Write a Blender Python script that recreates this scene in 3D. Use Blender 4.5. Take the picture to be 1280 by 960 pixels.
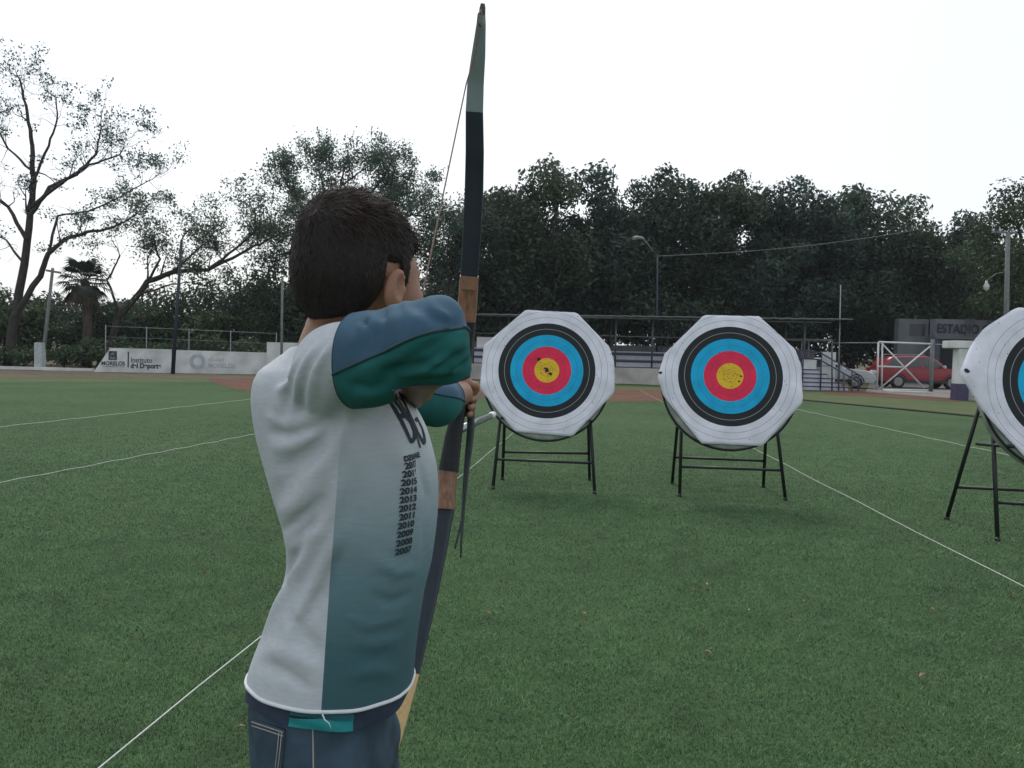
import bpy, bmesh, math, random, os
import numpy as np
from mathutils import Vector, Matrix
from mathutils.bvhtree import BVHTree

for o in list(bpy.data.objects):
    bpy.data.objects.remove(o)
random.seed(7)
RNG = np.random.default_rng(11)
SC = bpy.context.scene
COL = SC.collection
rad = math.radians

# ------------------------------------------------------------------ camera
CAM_H, PITCH, ROLL, FPX = 1.38, -2.43, 1.5, 1000.0
fw = Vector((0, math.cos(rad(PITCH)), math.sin(rad(PITCH))))
r0 = Vector((1, 0, 0)); u0 = r0.cross(fw)
rt = r0 * math.cos(rad(ROLL)) + u0 * math.sin(rad(ROLL))
up = u0 * math.cos(rad(ROLL)) - r0 * math.sin(rad(ROLL))
CAM = Vector((0, 0, CAM_H))
cd = bpy.data.cameras.new('camera'); co = bpy.data.objects.new('camera', cd); COL.objects.link(co)
co.matrix_world = Matrix(((rt.x, up.x, -fw.x, CAM.x), (rt.y, up.y, -fw.y, CAM.y), (rt.z, up.z, -fw.z, CAM.z), (0, 0, 0, 1)))
cd.sensor_fit = 'HORIZONTAL'; cd.sensor_width = 36; cd.lens = 36 * FPX / 1280
cd.clip_start = 0.05; cd.clip_end = 3000
SC.camera = co

# ------------------------------------------------------------------ sky, sun, exposure
SUN_EL, SUN_AZ = 52, -12          # high thin cloud, sun ahead of the camera and a little to the left
w = bpy.data.worlds.new('World'); SC.world = w; w.use_nodes = True
nt = w.node_tree; nt.nodes.clear()
sky = nt.nodes.new('ShaderNodeTexSky'); sky.sky_type = 'NISHITA'; sky.sun_disc = False
sky.sun_elevation = rad(SUN_EL); sky.sun_rotation = rad(SUN_AZ); sky.dust_density = 4.0; sky.air_density = 1.2
mixn = nt.nodes.new('ShaderNodeMix'); mixn.data_type = 'RGBA'; mixn.inputs[0].default_value = 0.66
mixn.inputs[7].default_value = (11.2, 11.8, 12.4, 1)   # even white cloud layer
bg = nt.nodes.new('ShaderNodeBackground'); bg.inputs[1].default_value = 0.096
wo = nt.nodes.new('ShaderNodeOutputWorld')
nt.links.new(sky.outputs[0], mixn.inputs[6]); nt.links.new(mixn.outputs[2], bg.inputs[0]); nt.links.new(bg.outputs[0], wo.inputs[0])
sl = bpy.data.lights.new('sun', 'SUN'); sl.energy = 1.5; sl.angle = rad(22); sl.color = (1, 0.95, 0.88)
so = bpy.data.objects.new('sun', sl); COL.objects.link(so)
sd = Vector((math.sin(rad(SUN_AZ)) * math.cos(rad(SUN_EL)), math.cos(rad(SUN_AZ)) * math.cos(rad(SUN_EL)), math.sin(rad(SUN_EL))))
so.rotation_euler = sd.to_track_quat('Z', 'Y').to_euler(); so.location = (0, 0, 30)
vs = SC.view_settings
vs.view_transform = 'Standard'; vs.look = 'None'; vs.gamma = 1; vs.use_curve_mapping = False; vs.exposure = 0.18

# ------------------------------------------------------------------ surveying helpers (photo pixel + distance -> place in the world)
def P(px, py, d):
    return CAM + d * (fw + rt * ((px - 640) / FPX) - up * ((py - 480) / FPX))
def G(px, py, z=0.0):
    r = fw + rt * ((px - 640) / FPX) - up * ((py - 480) / FPX)
    return CAM + r * ((z - CAM_H) / r.z)
def A(v): return np.array(v, dtype=float)

# ------------------------------------------------------------------ materials
MATS = {}
def mat(name, col, rough=0.8, var=0.15, scale=8.0, bump=0.0, bscale=60.0, metal=0.0, spec=0.4, coords='Object', detail=4, stretch=None, sss=0.0, dirt=None):
    if name in MATS: return MATS[name]
    m = bpy.data.materials.new(name); m.use_nodes = True; n = m.node_tree; b = n.nodes['Principled BSDF']
    b.inputs['Roughness'].default_value = rough; b.inputs['Metallic'].default_value = metal
    b.inputs['Specular IOR Level'].default_value = spec
    tc = n.nodes.new('ShaderNodeTexCoord'); src = tc.outputs[coords]
    if stretch:
        mp = n.nodes.new('ShaderNodeMapping'); mp.inputs['Scale'].default_value = stretch
        n.links.new(src, mp.inputs[0]); src = mp.outputs[0]
    nz = n.nodes.new('ShaderNodeTexNoise'); nz.inputs['Scale'].default_value = scale; nz.inputs['Detail'].default_value = detail
    n.links.new(src, nz.inputs['Vector'])
    cr = n.nodes.new('ShaderNodeValToRGB'); e = cr.color_ramp.elements
    lo = [max(0, c * (1 - var)) for c in col]; hi = [min(1, c * (1 + var)) for c in col]
    if dirt: lo = list(dirt)
    e[0].position = 0.32; e[0].color = (*lo, 1); e[1].position = 0.68; e[1].color = (*hi, 1)
    n.links.new(nz.outputs[0], cr.inputs[0]); n.links.new(cr.outputs[0], b.inputs['Base Color'])
    if bump:
        nb = n.nodes.new('ShaderNodeTexNoise'); nb.inputs['Scale'].default_value = bscale; nb.inputs['Detail'].default_value = 3
        n.links.new(src, nb.inputs['Vector'])
        bp = n.nodes.new('ShaderNodeBump'); bp.inputs['Strength'].default_value = bump; bp.inputs['Distance'].default_value = 0.01
        n.links.new(nb.outputs[0], bp.inputs['Height']); n.links.new(bp.outputs[0], b.inputs['Normal'])
    if sss:
        b.inputs['Subsurface Weight'].default_value = sss
        b.inputs['Subsurface Radius'].default_value = (0.01, 0.004, 0.002)
    MATS[name] = m
    return m

def attr_mat(name, rough=0.7, transl=0.0, spec=0.3, attr='tint'):
    """colour of each leaf / blade comes from the mesh"""
    if name in MATS: return MATS[name]
    m = bpy.data.materials.new(name); m.use_nodes = True; n = m.node_tree; b = n.nodes['Principled BSDF']
    b.inputs['Roughness'].default_value = rough; b.inputs['Specular IOR Level'].default_value = spec
    a = n.nodes.new('ShaderNodeAttribute'); a.attribute_name = attr
    n.links.new(a.outputs['Color'], b.inputs['Base Color'])
    if transl:
        t = n.nodes.new('ShaderNodeBsdfTranslucent'); n.links.new(a.outputs['Color'], t.inputs[0])
        mx = n.nodes.new('ShaderNodeMixShader'); mx.inputs[0].default_value = transl
        n.links.new(b.outputs[0], mx.inputs[1]); n.links.new(t.outputs[0], mx.inputs[2])
        n.links.new(mx.outputs[0], n.nodes['Material Output'].inputs[0])
    MATS[name] = m
    return m

# ------------------------------------------------------------------ object helpers
def org(o):
    p = Vector((0, 0, 0))
    while o is not None:
        p = p + o.location; o = o.parent
    return p
def tag(o, label=None, cat=None, group=None, kind=None):
    if label: o['label'] = label
    if cat: o['category'] = cat
    if group: o['group'] = group
    if kind: o['kind'] = kind
    return o
def thing(name, loc, label, cat, group=None):
    o = bpy.data.objects.new(name, None); COL.objects.link(o); o.location = loc
    o.empty_display_size = 0.1
    return tag(o, label, cat, group)
def link_mesh(name, me, mats, parent=None, smooth=False):
    if not isinstance(mats, (list, tuple)): mats = [mats]
    for m in mats: me.materials.append(m)
    o = bpy.data.objects.new(name, me); COL.objects.link(o)
    if parent is not None: o.parent = parent
    if smooth: me.polygons.foreach_set('use_smooth', [True] * len(me.polygons))
    me.update()
    return o
def np_mesh(name, V, F, tint=None):
    """V (n,3), F (m,k) -> mesh, fast"""
    V = np.asarray(V, dtype=np.float32); F = np.asarray(F, dtype=np.int32)
    me = bpy.data.meshes.new(name); n, (m, k) = len(V), F.shape
    me.vertices.add(n); me.vertices.foreach_set('co', V.ravel())
    me.loops.add(m * k); me.loops.foreach_set('vertex_index', F.ravel())
    me.polygons.add(m); me.polygons.foreach_set('loop_start', np.arange(0, m * k, k, dtype=np.int32))
    me.update(calc_edges=True)
    if tint is not None:
        ca = me.color_attributes.new('tint', 'FLOAT_COLOR', 'POINT')
        c4 = np.ones((n, 4), dtype=np.float32); c4[:, :3] = tint
        ca.data.foreach_set('color', c4.ravel())
    return me

class MB:
    """collects shapes, given in world coordinates, into one mesh"""
    def __init__(s): s.v = []; s.f = []; s.mi = []
    def add(s, vs, fs, mi=0):
        b = len(s.v); s.v += [tuple(p) for p in vs]; s.f += [tuple(i + b for i in f) for f in fs]; s.mi += [mi] * len(fs); return s
    def box(s, c, size, R=None, mi=0, taper=1.0):
        hx, hy, hz = [a / 2 for a in size]; c = Vector(c); vs = []
        for z, t in ((-hz, 1), (hz, taper)):
            for x, y in ((-hx, -hy), (hx, -hy), (hx, hy), (-hx, hy)):
                p = Vector((x * t, y * t, z)); vs.append(c + (R @ p if R else p))
        return s.add(vs, [(3, 2, 1, 0), (4, 5, 6, 7), (0, 1, 5, 4), (1, 2, 6, 5), (2, 3, 7, 6), (3, 0, 4, 7)], mi)
    def bar(s, a, b, w, h, mi=0, upv=(0, 0, 1)):
        a = Vector(a); b = Vector(b); d = (b - a); L = d.length; d.normalize()
        u = Vector(upv); x = d.cross(u)
        if x.length < 1e-4: x = d.cross(Vector((1, 0, 0)))
        x.normalize(); u = x.cross(d)
        R = Matrix((x, d, u)).transposed()
        return s.box((a + b) / 2, (w, L, h), R, mi)
    def tube(s, pts, rs, n=8, cap=True, mi=0, flat=1.0):
        pts = [Vector(p) for p in pts]
        if not isinstance(rs, (list, tuple)): rs = [rs] * len(pts)
        vs = []; fs = []; x = None
        for i, p in enumerate(pts):
            d = pts[min(i + 1, len(pts) - 1)] - pts[max(i - 1, 0)]
            if d.length < 1e-9: d = Vector((0, 0, 1))
            d.normalize()
            if x is None: x = d.orthogonal().normalized()
            else:
                x = x - d * x.dot(d)
                x = x.normalized() if x.length > 1e-6 else d.orthogonal().normalized()
            y = d.cross(x)
            for k in range(n):
                a = 2 * math.pi * k / n
                vs.append(p + rs[i] * (x * math.cos(a) + y * math.sin(a) * flat))
        for i in range(len(pts) - 1):
            for k in range(n):
                k2 = (k + 1) % n
                fs.append((i * n + k, i * n + k2, (i + 1) * n + k2, (i + 1) * n + k))
        if cap:
            fs.append(tuple(range(n - 1, -1, -1))); b = (len(pts) - 1) * n; fs.append(tuple(b + k for k in range(n)))
        return s.add(vs, fs, mi)
    def loft(s, rings, closed=True, cap=True, mi=0):
        n = len(rings[0]); vs = [p for r in rings for p in r]; fs = []
        for i in range(len(rings) - 1):
            for k in range(n if closed else n - 1):
                k2 = (k + 1) % n
                fs.append((i * n + k, i * n + k2, (i + 1) * n + k2, (i + 1) * n + k))
        if cap and closed:
            fs.append(tuple(range(n - 1, -1, -1))); b = (len(rings) - 1) * n; fs.append(tuple(b + k for k in range(n)))
        return s.add(vs, fs, mi)
    def build(s, name, mats, parent=None, smooth=False, bevel=0.0):
        o3 = org(parent)
        me = bpy.data.meshes.new(name)
        me.from_pydata([(p[0] - o3.x, p[1] - o3.y, p[2] - o3.z) for p in s.v], [], s.f)
        me.polygons.foreach_set('material_index', s.mi)
        if bevel:
            bm = bmesh.new(); bm.from_mesh(me)
            bmesh.ops.remove_doubles(bm, verts=bm.verts, dist=1e-6)
            bmesh.ops.bevel(bm, geom=bm.edges[:], offset=bevel, segments=2, affect='EDGES', clamp_overlap=True)
            bm.to_mesh(me); bm.free()
        return link_mesh(name, me, mats, parent, smooth)

def smooth_by_angle(o, ang=35):
    me = o.data; me.polygons.foreach_set('use_smooth', [True] * len(me.polygons))
    bm = bmesh.new(); bm.from_mesh(me)
    for e in bm.edges:
        if len(e.link_faces) == 2 and e.calc_face_angle(0) > rad(ang): e.smooth = False
    bm.to_mesh(me); bm.free()
    return o

def text_mesh(body, size, parent, matrix, m, name='lettering', extrude=0.0, sx=1.0, bold=0.0):
    """flat lettering as a mesh, placed by a world matrix"""
    cu = bpy.data.curves.new('t', 'FONT'); cu.body = body; cu.size = size; cu.align_x = 'LEFT'; cu.extrude = extrude
    cu.offset = bold
    to = bpy.data.objects.new('t', cu); COL.objects.link(to)
    dg = bpy.context.evaluated_depsgraph_get(); dg.update()
    me = bpy.data.meshes.new_from_object(to.evaluated_get(dg))
    bpy.data.objects.remove(to); bpy.data.curves.remove(cu)
    me.materials.clear()
    me.transform(Matrix.Diagonal((sx, 1, 1, 1)))
    if matrix is not None:
        me.transform(matrix)
        o3 = org(parent); me.transform(Matrix.Translation(-o3))
    me.name = name
    return link_mesh(name, me, m, parent) if matrix is not None else me
def frame(o, x, y):
    x = Vector(x).normalized(); z = x.cross(Vector(y)).normalized(); y = z.cross(x)
    return Matrix(((x.x, y.x, z.x, o[0]), (x.y, y.y, z.y, o[1]), (x.z, y.z, z.z, o[2]), (0, 0, 0, 1)))
# ================================================================== ground
def sheet(name, pts, z, m, kind='structure'):
    o = MB().add([(p[0], p[1], z) for p in pts], [tuple(range(len(pts)))]).build(name, m); tag(o, kind=kind); return o
def ground_mat(name, stops, scale, rough=0.95, bump=0.3, bscale=40):
    m = bpy.data.materials.new(name); m.use_nodes = True; n = m.node_tree; b = n.nodes['Principled BSDF']; b.inputs['Roughness'].default_value = rough
    b.inputs['Specular IOR Level'].default_value = 0.15
    tc = n.nodes.new('ShaderNodeTexCoord')
    n1 = n.nodes.new('ShaderNodeTexNoise'); n1.inputs['Scale'].default_value = scale; n1.inputs['Detail'].default_value = 6; n1.inputs['Roughness'].default_value = 0.65
    n2 = n.nodes.new('ShaderNodeTexNoise'); n2.inputs['Scale'].default_value = scale * 14; n2.inputs['Detail'].default_value = 5
    for q in (n1, n2): n.links.new(tc.outputs['Object'], q.inputs['Vector'])
    mx = n.nodes.new('ShaderNodeMath'); mx.operation = 'MULTIPLY_ADD'; mx.inputs[1].default_value = 0.5
    n.links.new(n2.outputs[0], mx.inputs[0])
    hf = n.nodes.new('ShaderNodeMath'); hf.operation = 'MULTIPLY'; hf.inputs[1].default_value = 0.5; n.links.new(n1.outputs[0], hf.inputs[0]); n.links.new(hf.outputs[0], mx.inputs[2])
    cr = n.nodes.new('ShaderNodeValToRGB'); e = cr.color_ramp.elements
    e[0].position, e[0].color = stops[0][0], (*stops[0][1], 1); e[1].position, e[1].color = stops[-1][0], (*stops[-1][1], 1)
    for p, c in stops[1:-1]: q = e.new(p); q.color = (*c, 1)
    n.links.new(mx.outputs[0], cr.inputs[0]); n.links.new(cr.outputs[0], b.inputs['Base Color'])
    nb = n.nodes.new('ShaderNodeTexNoise'); nb.inputs['Scale'].default_value = bscale; nb.inputs['Detail'].default_value = 5; n.links.new(tc.outputs['Object'], nb.inputs['Vector'])
    bp = n.nodes.new('ShaderNodeBump'); bp.inputs['Strength'].default_value = bump; bp.inputs['Distance'].default_value = 0.03
    n.links.new(nb.outputs[0], bp.inputs['Height']); n.links.new(bp.outputs[0], b.inputs['Normal'])
    MATS[name] = m; return m
soil = ground_mat('soil', [(0.35, (0.06, 0.045, 0.03)), (0.5, (0.10, 0.08, 0.05)), (0.65, (0.06, 0.085, 0.04))], 0.4)
turfm = ground_mat('turf_base', [(0.35, (0.029, 0.058, 0.024)), (0.5, (0.046, 0.087, 0.036)), (0.66, (0.062, 0.108, 0.048))], 0.35, bump=0.6, bscale=60)
clay = ground_mat('red_clay', [(0.38, (0.07, 0.042, 0.03)), (0.5, (0.115, 0.056, 0.038)), (0.64, (0.115, 0.08, 0.055))], 0.8)
verge = ground_mat('verge_grass', [(0.35, (0.045, 0.075, 0.03)), (0.5, (0.07, 0.10, 0.04)), (0.62, (0.11, 0.09, 0.05))], 0.9)
litter = ground_mat('leaf_litter', [(0.38, (0.06, 0.05, 0.035)), (0.5, (0.11, 0.09, 0.065)), (0.65, (0.16, 0.12, 0.085))], 1.2)
sheet('ground', [(-900, -60), (900, -60), (900, 1500), (-900, 1500)], 0.0, soil)
g2 = lambda *q: [G(*p).xy for p in q]
# turf: one sheet to its far edge, measured from the photo
edge = g2((-80, 477), (120, 477), (262, 477), (300, 488), (420, 490), (640, 497), (790, 502), (905, 498), (1010, 501), (1200, 518), (1330, 532))
sheet('turf', [(-30, -15)] + [(-30, edge[0].y)] + [tuple(p) for p in edge] + [(30, edge[-1].y), (30, -15)], 0.004, turfm)
e0, e1 = G(1000, 500.5), G(1340, 533)
tag(MB().tube([Vector((e0.x, e0.y, 0.02)), Vector(((e0.x + e1.x) / 2, (e0.y + e1.y) / 2, 0.025)), Vector((e1.x, e1.y, 0.02))], 0.03, 6).build('turf_edging', mat('edging_rubber', (0.03, 0.022, 0.02), 0.8)), kind='structure')
sheet('clay_path', g2((262, 477), (300, 488.5), (420, 490.5), (640, 497.5), (790, 502.5), (905, 499), (905, 490), (790, 487), (640, 484), (420, 478), (262, 472)), 0.008, clay)
sheet('verge', g2((-150, 478), (262, 477.5), (262, 472), (420, 478), (640, 484), (790, 487.5), (905, 490.5), (905, 499), (1010, 501.5), (1200, 518.5), (1400, 534), (1400, 505), (1200, 498), (1040, 490), (790, 480), (600, 475), (420, 471), (262, 469), (-150, 466)), 0.006, verge)
sheet('leaf_strip', g2((-150, 471), (262, 473), (330, 474), (330, 466), (120, 464), (-150, 462)), 0.010, litter)
sheet('clay_strip', g2((1030, 492.5), (1110, 497), (1200, 503), (1200, 496), (1110, 490), (1030, 486.5)), 0.012, clay)
sheet('paved_apron', g2((1082, 490), (1176, 497), (1320, 508), (1330, 484), (1180, 478), (1090, 474)), 0.014, mat('paving', (0.16, 0.15, 0.14), 0.9, 0.2, 2))

# ---- turf fibres (uncountable): dense near the camera, thinner with distance
def blades():
    VV, TT = [], []
    for y0, y1, dens_, ww, hh in ((1.6, 3.4, 21000, 0.0023, 0.0145), (3.4, 5.5, 13000, 0.0028, 0.015), (5.5, 9.0, 5600, 0.0038, 0.016), (9.0, 19.0, 1500, 0.0054, 0.017)):
        ar = 0.5 * ((y0 * 1.5 + 1.2) + (y1 * 1.5 + 1.2)) * (y1 - y0); n = int(ar * dens_)
        y = y0 + (y1 - y0) * RNG.random(n); x = (RNG.random(n) - 0.5) * (y * 1.5 + 1.2) * (1 + np.abs(RNG.normal(0, 0.16, n)) * (RNG.random(n) < 0.5))
        if y0 > 8:
            keep = RNG.random(n) < ((y1 - y) / (y1 - y0)) ** 1.6; y = y[keep]; x = x[keep]; n = len(y)
        patch = np.sin(x * 5.1 + 2 * np.sin(y * 2.3)) * np.sin(y * 4.3 + 1.7 * np.sin(x * 3.1)) + 0.7 * np.sin(x * 13 + y * 9) * np.sin(y * 15 - x * 6)
        az = RNG.uniform(0, 2 * np.pi, n); ln_ = RNG.uniform(0.25, 1.15, n); h = hh * RNG.uniform(0.55, 1.2, n) * (1 + 0.14 * patch); w_ = ww * RNG.uniform(0.6, 1.2, n)
        bx, by = np.cos(az), np.sin(az)
        lean = np.stack([np.cos(az + 1.3) * ln_ * h, np.sin(az + 1.3) * ln_ * h, h], 1)
        base = np.stack([x, y, np.full(n, 0.003)], 1); sd_ = np.stack([bx, by, 0 * bx], 1) * (w_ / 2)[:, None]
        mid = base + lean * 0.55 + np.array([0, 0, 0.15]) * h[:, None]
        v = np.stack([base - sd_, base + sd_, mid + sd_ * 0.8, base + lean * np.array([1.25, 1.25, 0.92]), mid - sd_ * 0.8], 1)
        tone = 1.34 * RNG.uniform(0.35, 1.75, n) * (1 + 0.24 * patch); dry = (RNG.random(n) < 0.05) * 1.0; pale = (RNG.random(n) < 0.15) * 2.4
        c = np.stack([0.041 * tone + 0.05 * dry + 0.022 * pale, 0.090 * tone + 0.03 * dry + 0.03 * pale, 0.034 * tone + 0.012 * dry + 0.026 * pale], 1)
        if y0 < 3: VV.append(v.reshape(-1, 3)); TT.append(np.repeat(c, 5, 0)); n5 = n
        else:
            v[:, 0] -= sd_ * 0.25; v[:, 1] += sd_ * 0.25
            VV.append(v[:, [0, 1, 3]].reshape(-1, 3)); TT.append(np.repeat(c, 3, 0))
    V_ = np.concatenate(VV)
    b_ = (np.arange(n5) * 5)[:, None]; near_ = (b_ + np.array([0, 1, 2, 4, 4, 2, 3])).ravel()
    nt_ = (len(V_) - 5 * n5) // 3; far_ = 5 * n5 + np.arange(3 * nt_)
    li = np.concatenate([near_, far_]).astype(np.int32)
    st = np.concatenate([((np.arange(n5) * 7)[:, None] + np.array([0, 4])).ravel(), 7 * n5 + 3 * np.arange(nt_)]).astype(np.int32)
    me = bpy.data.meshes.new('turf_fibres'); me.vertices.add(len(V_)); me.vertices.foreach_set('co', V_.astype(np.float32).ravel())
    me.loops.add(len(li)); me.loops.foreach_set('vertex_index', li)
    me.polygons.add(len(st)); me.polygons.foreach_set('loop_start', st)
    me.update(calc_edges=True)
    ca = me.color_attributes.new('tint', 'FLOAT_COLOR', 'POINT'); c4 = np.ones((len(V_), 4), np.float32); c4[:, :3] = np.concatenate(TT); ca.data.foreach_set('color', c4.ravel())
    return me
tag(link_mesh('turf_fibres', blades(), attr_mat('fibre', 0.55, 0.12, 0.3)), kind='stuff')

# ---- white lane strings lying on the turf
strg = mat('lane_string', (0.58, 0.59, 0.57), 0.8, 0.1, 30)
def lane(label, p, q, r, wob=0.005):
    a, b = G(*p), G(*q); n = 40; pts = []
    dv = (b - a); pv = Vector((-dv.y, dv.x, 0)).normalized()
    for i in range(n + 1):
        t = i / n; pts.append(a.lerp(b, t) + pv * wob * (math.sin(t * 17) + 0.6 * math.sin(t * 41 + 1)) + Vector((0, 0, 0.032 + 0.004 * math.sin(t * 60))))
    tag(MB().tube(pts, r, 5).build('lane_string', strg), label, 'string', 'white lane strings on the turf')
lane('white string running from the bottom left past the boy towards the left target', (120, 976), (705, 491), 0.0024, 0.004)
lane('white string crossing the right foreground and passing under the middle target', (1330, 766), (800, 489), 0.0025)
lane('white string running right behind the right hand target stand', (995, 513), (1400, 602), 0.0028)
lane('nearer of the two white strings left of the boy', (-60, 619), (345, 540), 0.0026)
lane('farther of the two white strings left of the boy', (-60, 543), (345, 497), 0.0032)
# ---- a few dry leaves on the turf
leafm = mat('dry_leaf', (0.34, 0.25, 0.14), 0.8, 0.3, 60)
for i, (x, y, s_) in enumerate([(882, 737, 1.2), (867, 745, .8), (935, 770, .9), (1005, 759, .9), (885, 824, .9), (1152, 853, 1.1), (1265, 749, 1), (1165, 769, .7), (610, 774, .9), (730, 775, .8), (640, 631, .8), (615, 634, .8), (165, 606, .8), (258, 724, .8), (300, 920, .9), (880, 792, .6), (1190, 640, 1)]):
    c = G(x, y); a = RNG.uniform(0, 6.28); L_ = 0.022 * s_; d = Vector((math.cos(a), math.sin(a), 0)); n_ = Vector((-d.y, d.x, 0)); z = 0.03
    vs_ = [c - d * L_ + Vector((0, 0, z)), c + n_ * L_ * .38 + Vector((0, 0, z + .010)), c + d * L_ + Vector((0, 0, z + .006)), c - n_ * L_ * .38 + Vector((0, 0, z + .012)), c + Vector((0, 0, z + 0.002))]
    vs_ += [v - Vector((0, 0, 0.001)) for v in vs_]
    tag(MB().add(vs_, [(0, 4, 1), (1, 4, 2), (2, 4, 3), (3, 4, 0), (5, 6, 9), (6, 7, 9), (7, 8, 9), (8, 5, 9)]).build('fallen_leaf', leafm), 'small dry tan leaf fallen on the green turf', 'leaf', 'dry leaves scattered on the turf')

# ================================================================== left wall with lettering, fence above it
plaster = mat('white_plaster', (0.58, 0.60, 0.59), 0.9, 0.12, 1.5, 0.2, 20, dirt=(0.42, 0.44, 0.43))
def wall(name, label, pix_bottom, d0, d1, h0, h1, thick=0.18, slant=0.0, cat='wall'):
    """wall between two photo columns; d = distances, h = heights at each end"""
    (x0, x1) = pix_bottom
    a, b = P(x0, 470, d0), P(x1, 470, d1); a.z = b.z = 0
    d = (b - a).normalized(); n = Vector((d.y, -d.x, 0)) * -1
    if n.y < 0: n = -n
    t = thing(name, (a + b) / 2, label, cat)
    f = [a, b, b + Vector((0, 0, h1)), a + d * slant + Vector((0, 0, h0))]
    o = MB().add([*f, *[p + n * thick for p in f]], [(0, 1, 2, 3), (7, 6, 5, 4), (3, 2, 6, 7), (1, 5, 6, 2), (4, 0, 3, 7), (4, 5, 1, 0)]).build('wall_face', plaster, t)
    return t, a, b, d, n
w1, a, b, d, n = wall('banner_wall', 'low white wall with dark emblem and Instituto del Deporte lettering', (117, 214), 33.5, 34.4, 1.02, 1.02, slant=0.62)
inkd = mat('wall_paint_navy', (0.045, 0.05, 0.065), 0.8, 0.3, 6)
def on_wall(a_, d_, n_, u, z, proud=0.006): return a_ + d_ * u - n_ * proud + Vector((0, 0, z))
PXM = 34 / 1000
def wall_text(t, a_, d_, n_, xpix, x0pix, z, size, m, sx=1.0, bold=0.01):
    text_mesh(t, size, t_parent, frame(on_wall(a_, d_, n_, (xpix - x0pix) * PXM, z), d_, (0, 0, 1)), m, sx=sx, bold=bold)
t_parent = w1
wall_text('MORELOS', a, d, n, 125.5, 117, 0.30, 0.235, inkd, 0.86, 0.008)
wall_text('Instituto', a, d, n, 158.5, 117, 0.44, 0.30, inkd, 0.82, 0.004)
wall_text('del Deporte', a, d, n, 158.5, 117, 0.20, 0.30, inkd, 0.80, 0.014)
def decal(t_, pts, m, name):   # pts: (u, z)
    MB().add([on_wall(a, d, n, u, z, 0.006) for u, z in pts] + [on_wall(a, d, n, u, z, -0.004) for u, z in pts], [tuple(range(len(pts)))]).build(name, m, t_)
u0 = lambda px: (px - 117) * PXM
decal(w1, [(u0(155), 0.22), (u0(156.6), 0.22), (u0(156.6), 0.88), (u0(155), 0.88)], inkd, 'divider_bar')
decal(w1, [(u0(127), 0.235), (u0(151), 0.235), (u0(151), 0.25), (u0(127), 0.25)], inkd, 'underline')
decal(w1, [(u0(133.5), 0.52), (u0(143), 0.52), (u0(143), 0.90), (u0(133.5), 0.90)], mat('emblem_plum', (0.06, 0.05, 0.07), 0.8, 0.3, 8), 'emblem')
emg = mat('emblem_grey', (0.20, 0.20, 0.22), 0.8, 0.3, 8)
for pts in ([(135, 0.60), (138.2, 0.55), (141.5, 0.60), (141, 0.66), (138.2, 0.62), (135.5, 0.66)], [(136, 0.72), (138.2, 0.86), (140.4, 0.72), (138.2, 0.76)]):
    MB().add([on_wall(a, d, n, u0(x), z, 0.010) for x, z in pts], [tuple(range(len(pts)))]).build('emblem_mark', emg, w1)
w2, a, b, d, n = wall('faded_wall', 'low white wall with faded ring logo right of the dark blue lamp post', (219, 334), 34.4, 35.6, 1.00, 0.98)
faint = mat('faded_paint', (0.36, 0.40, 0.44), 0.9, 0.15, 5); t_parent = w2
u2 = lambda px: (px - 219) * PXM
ringp = []
for k in range(40):
    t = 2 * math.pi * k / 40; ringp.append((math.cos(t), math.sin(t)))
cu, cz = u2(245), 0.52
mb = MB(); mb.add([on_wall(a, d, n, cu + c * 0.32, cz + s * 0.34) for c, s in ringp] + [on_wall(a, d, n, cu + c * 0.17, cz + s * 0.18) for c, s in ringp], [(k, (k + 1) % 40, 40 + (k + 1) % 40, 40 + k) for k in range(40)])
mb.build('ring_logo', faint, w2)
text_mesh('MORELOS', 0.26, w2, frame(on_wall(a, d, n, u2(258), 0.28), d, (0, 0, 1)), faint, sx=0.95, bold=0.008)
text_mesh('ciudad', 0.26, w2, frame(on_wall(a, d, n, u2(258), 0.55), d, (0, 0, 1)), faint, sx=0.95, bold=0.004)
w3, a3, b3, d3, n3 = wall('end_wall', 'taller white block wall standing behind the boy at the left', (333, 460), 35.4, 36.4, 1.45, 1.45, 0.5)
w4, *_ = wall('kerb_wall', 'very low pale kerb wall at the far left edge of the field', (-60, 116), 34.0, 34.2, 0.12, 0.12)
# fence above the wall: separate posts, rails
galv = mat('galvanised', (0.20, 0.22, 0.23), 0.5, 0.15, 20, metal=0.4)
fence = thing('wire_fence', P(230, 460, 34.8), 'tall galvanised wire fence above the lettered white wall', 'fence'); fence.location.z = 0
fp = [(132, 34.0), (183, 34.6), (236, 35.0), (288, 35.4), (345, 35.9)]
tops = []
for x, dd in fp:
    b_ = P(x, 450, dd); tp_ = Vector((b_.x, b_.y, P(x + 0.5, 406 + (x - 132) * 0.045, dd).z)); tops.append(tp_)
    MB().tube([Vector((b_.x, b_.y, 0)), tp_], 0.022, 8).build('post', galv, fence, True)
for k in range(3):
    zz = (0, 0.45, 0.9)[k]
    MB().tube([t_ - Vector((0, 0, zz + 0.05)) for t_ in tops], 0.010 if k == 0 else 0.005, 6).build('wire', galv, fence, True)
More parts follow.
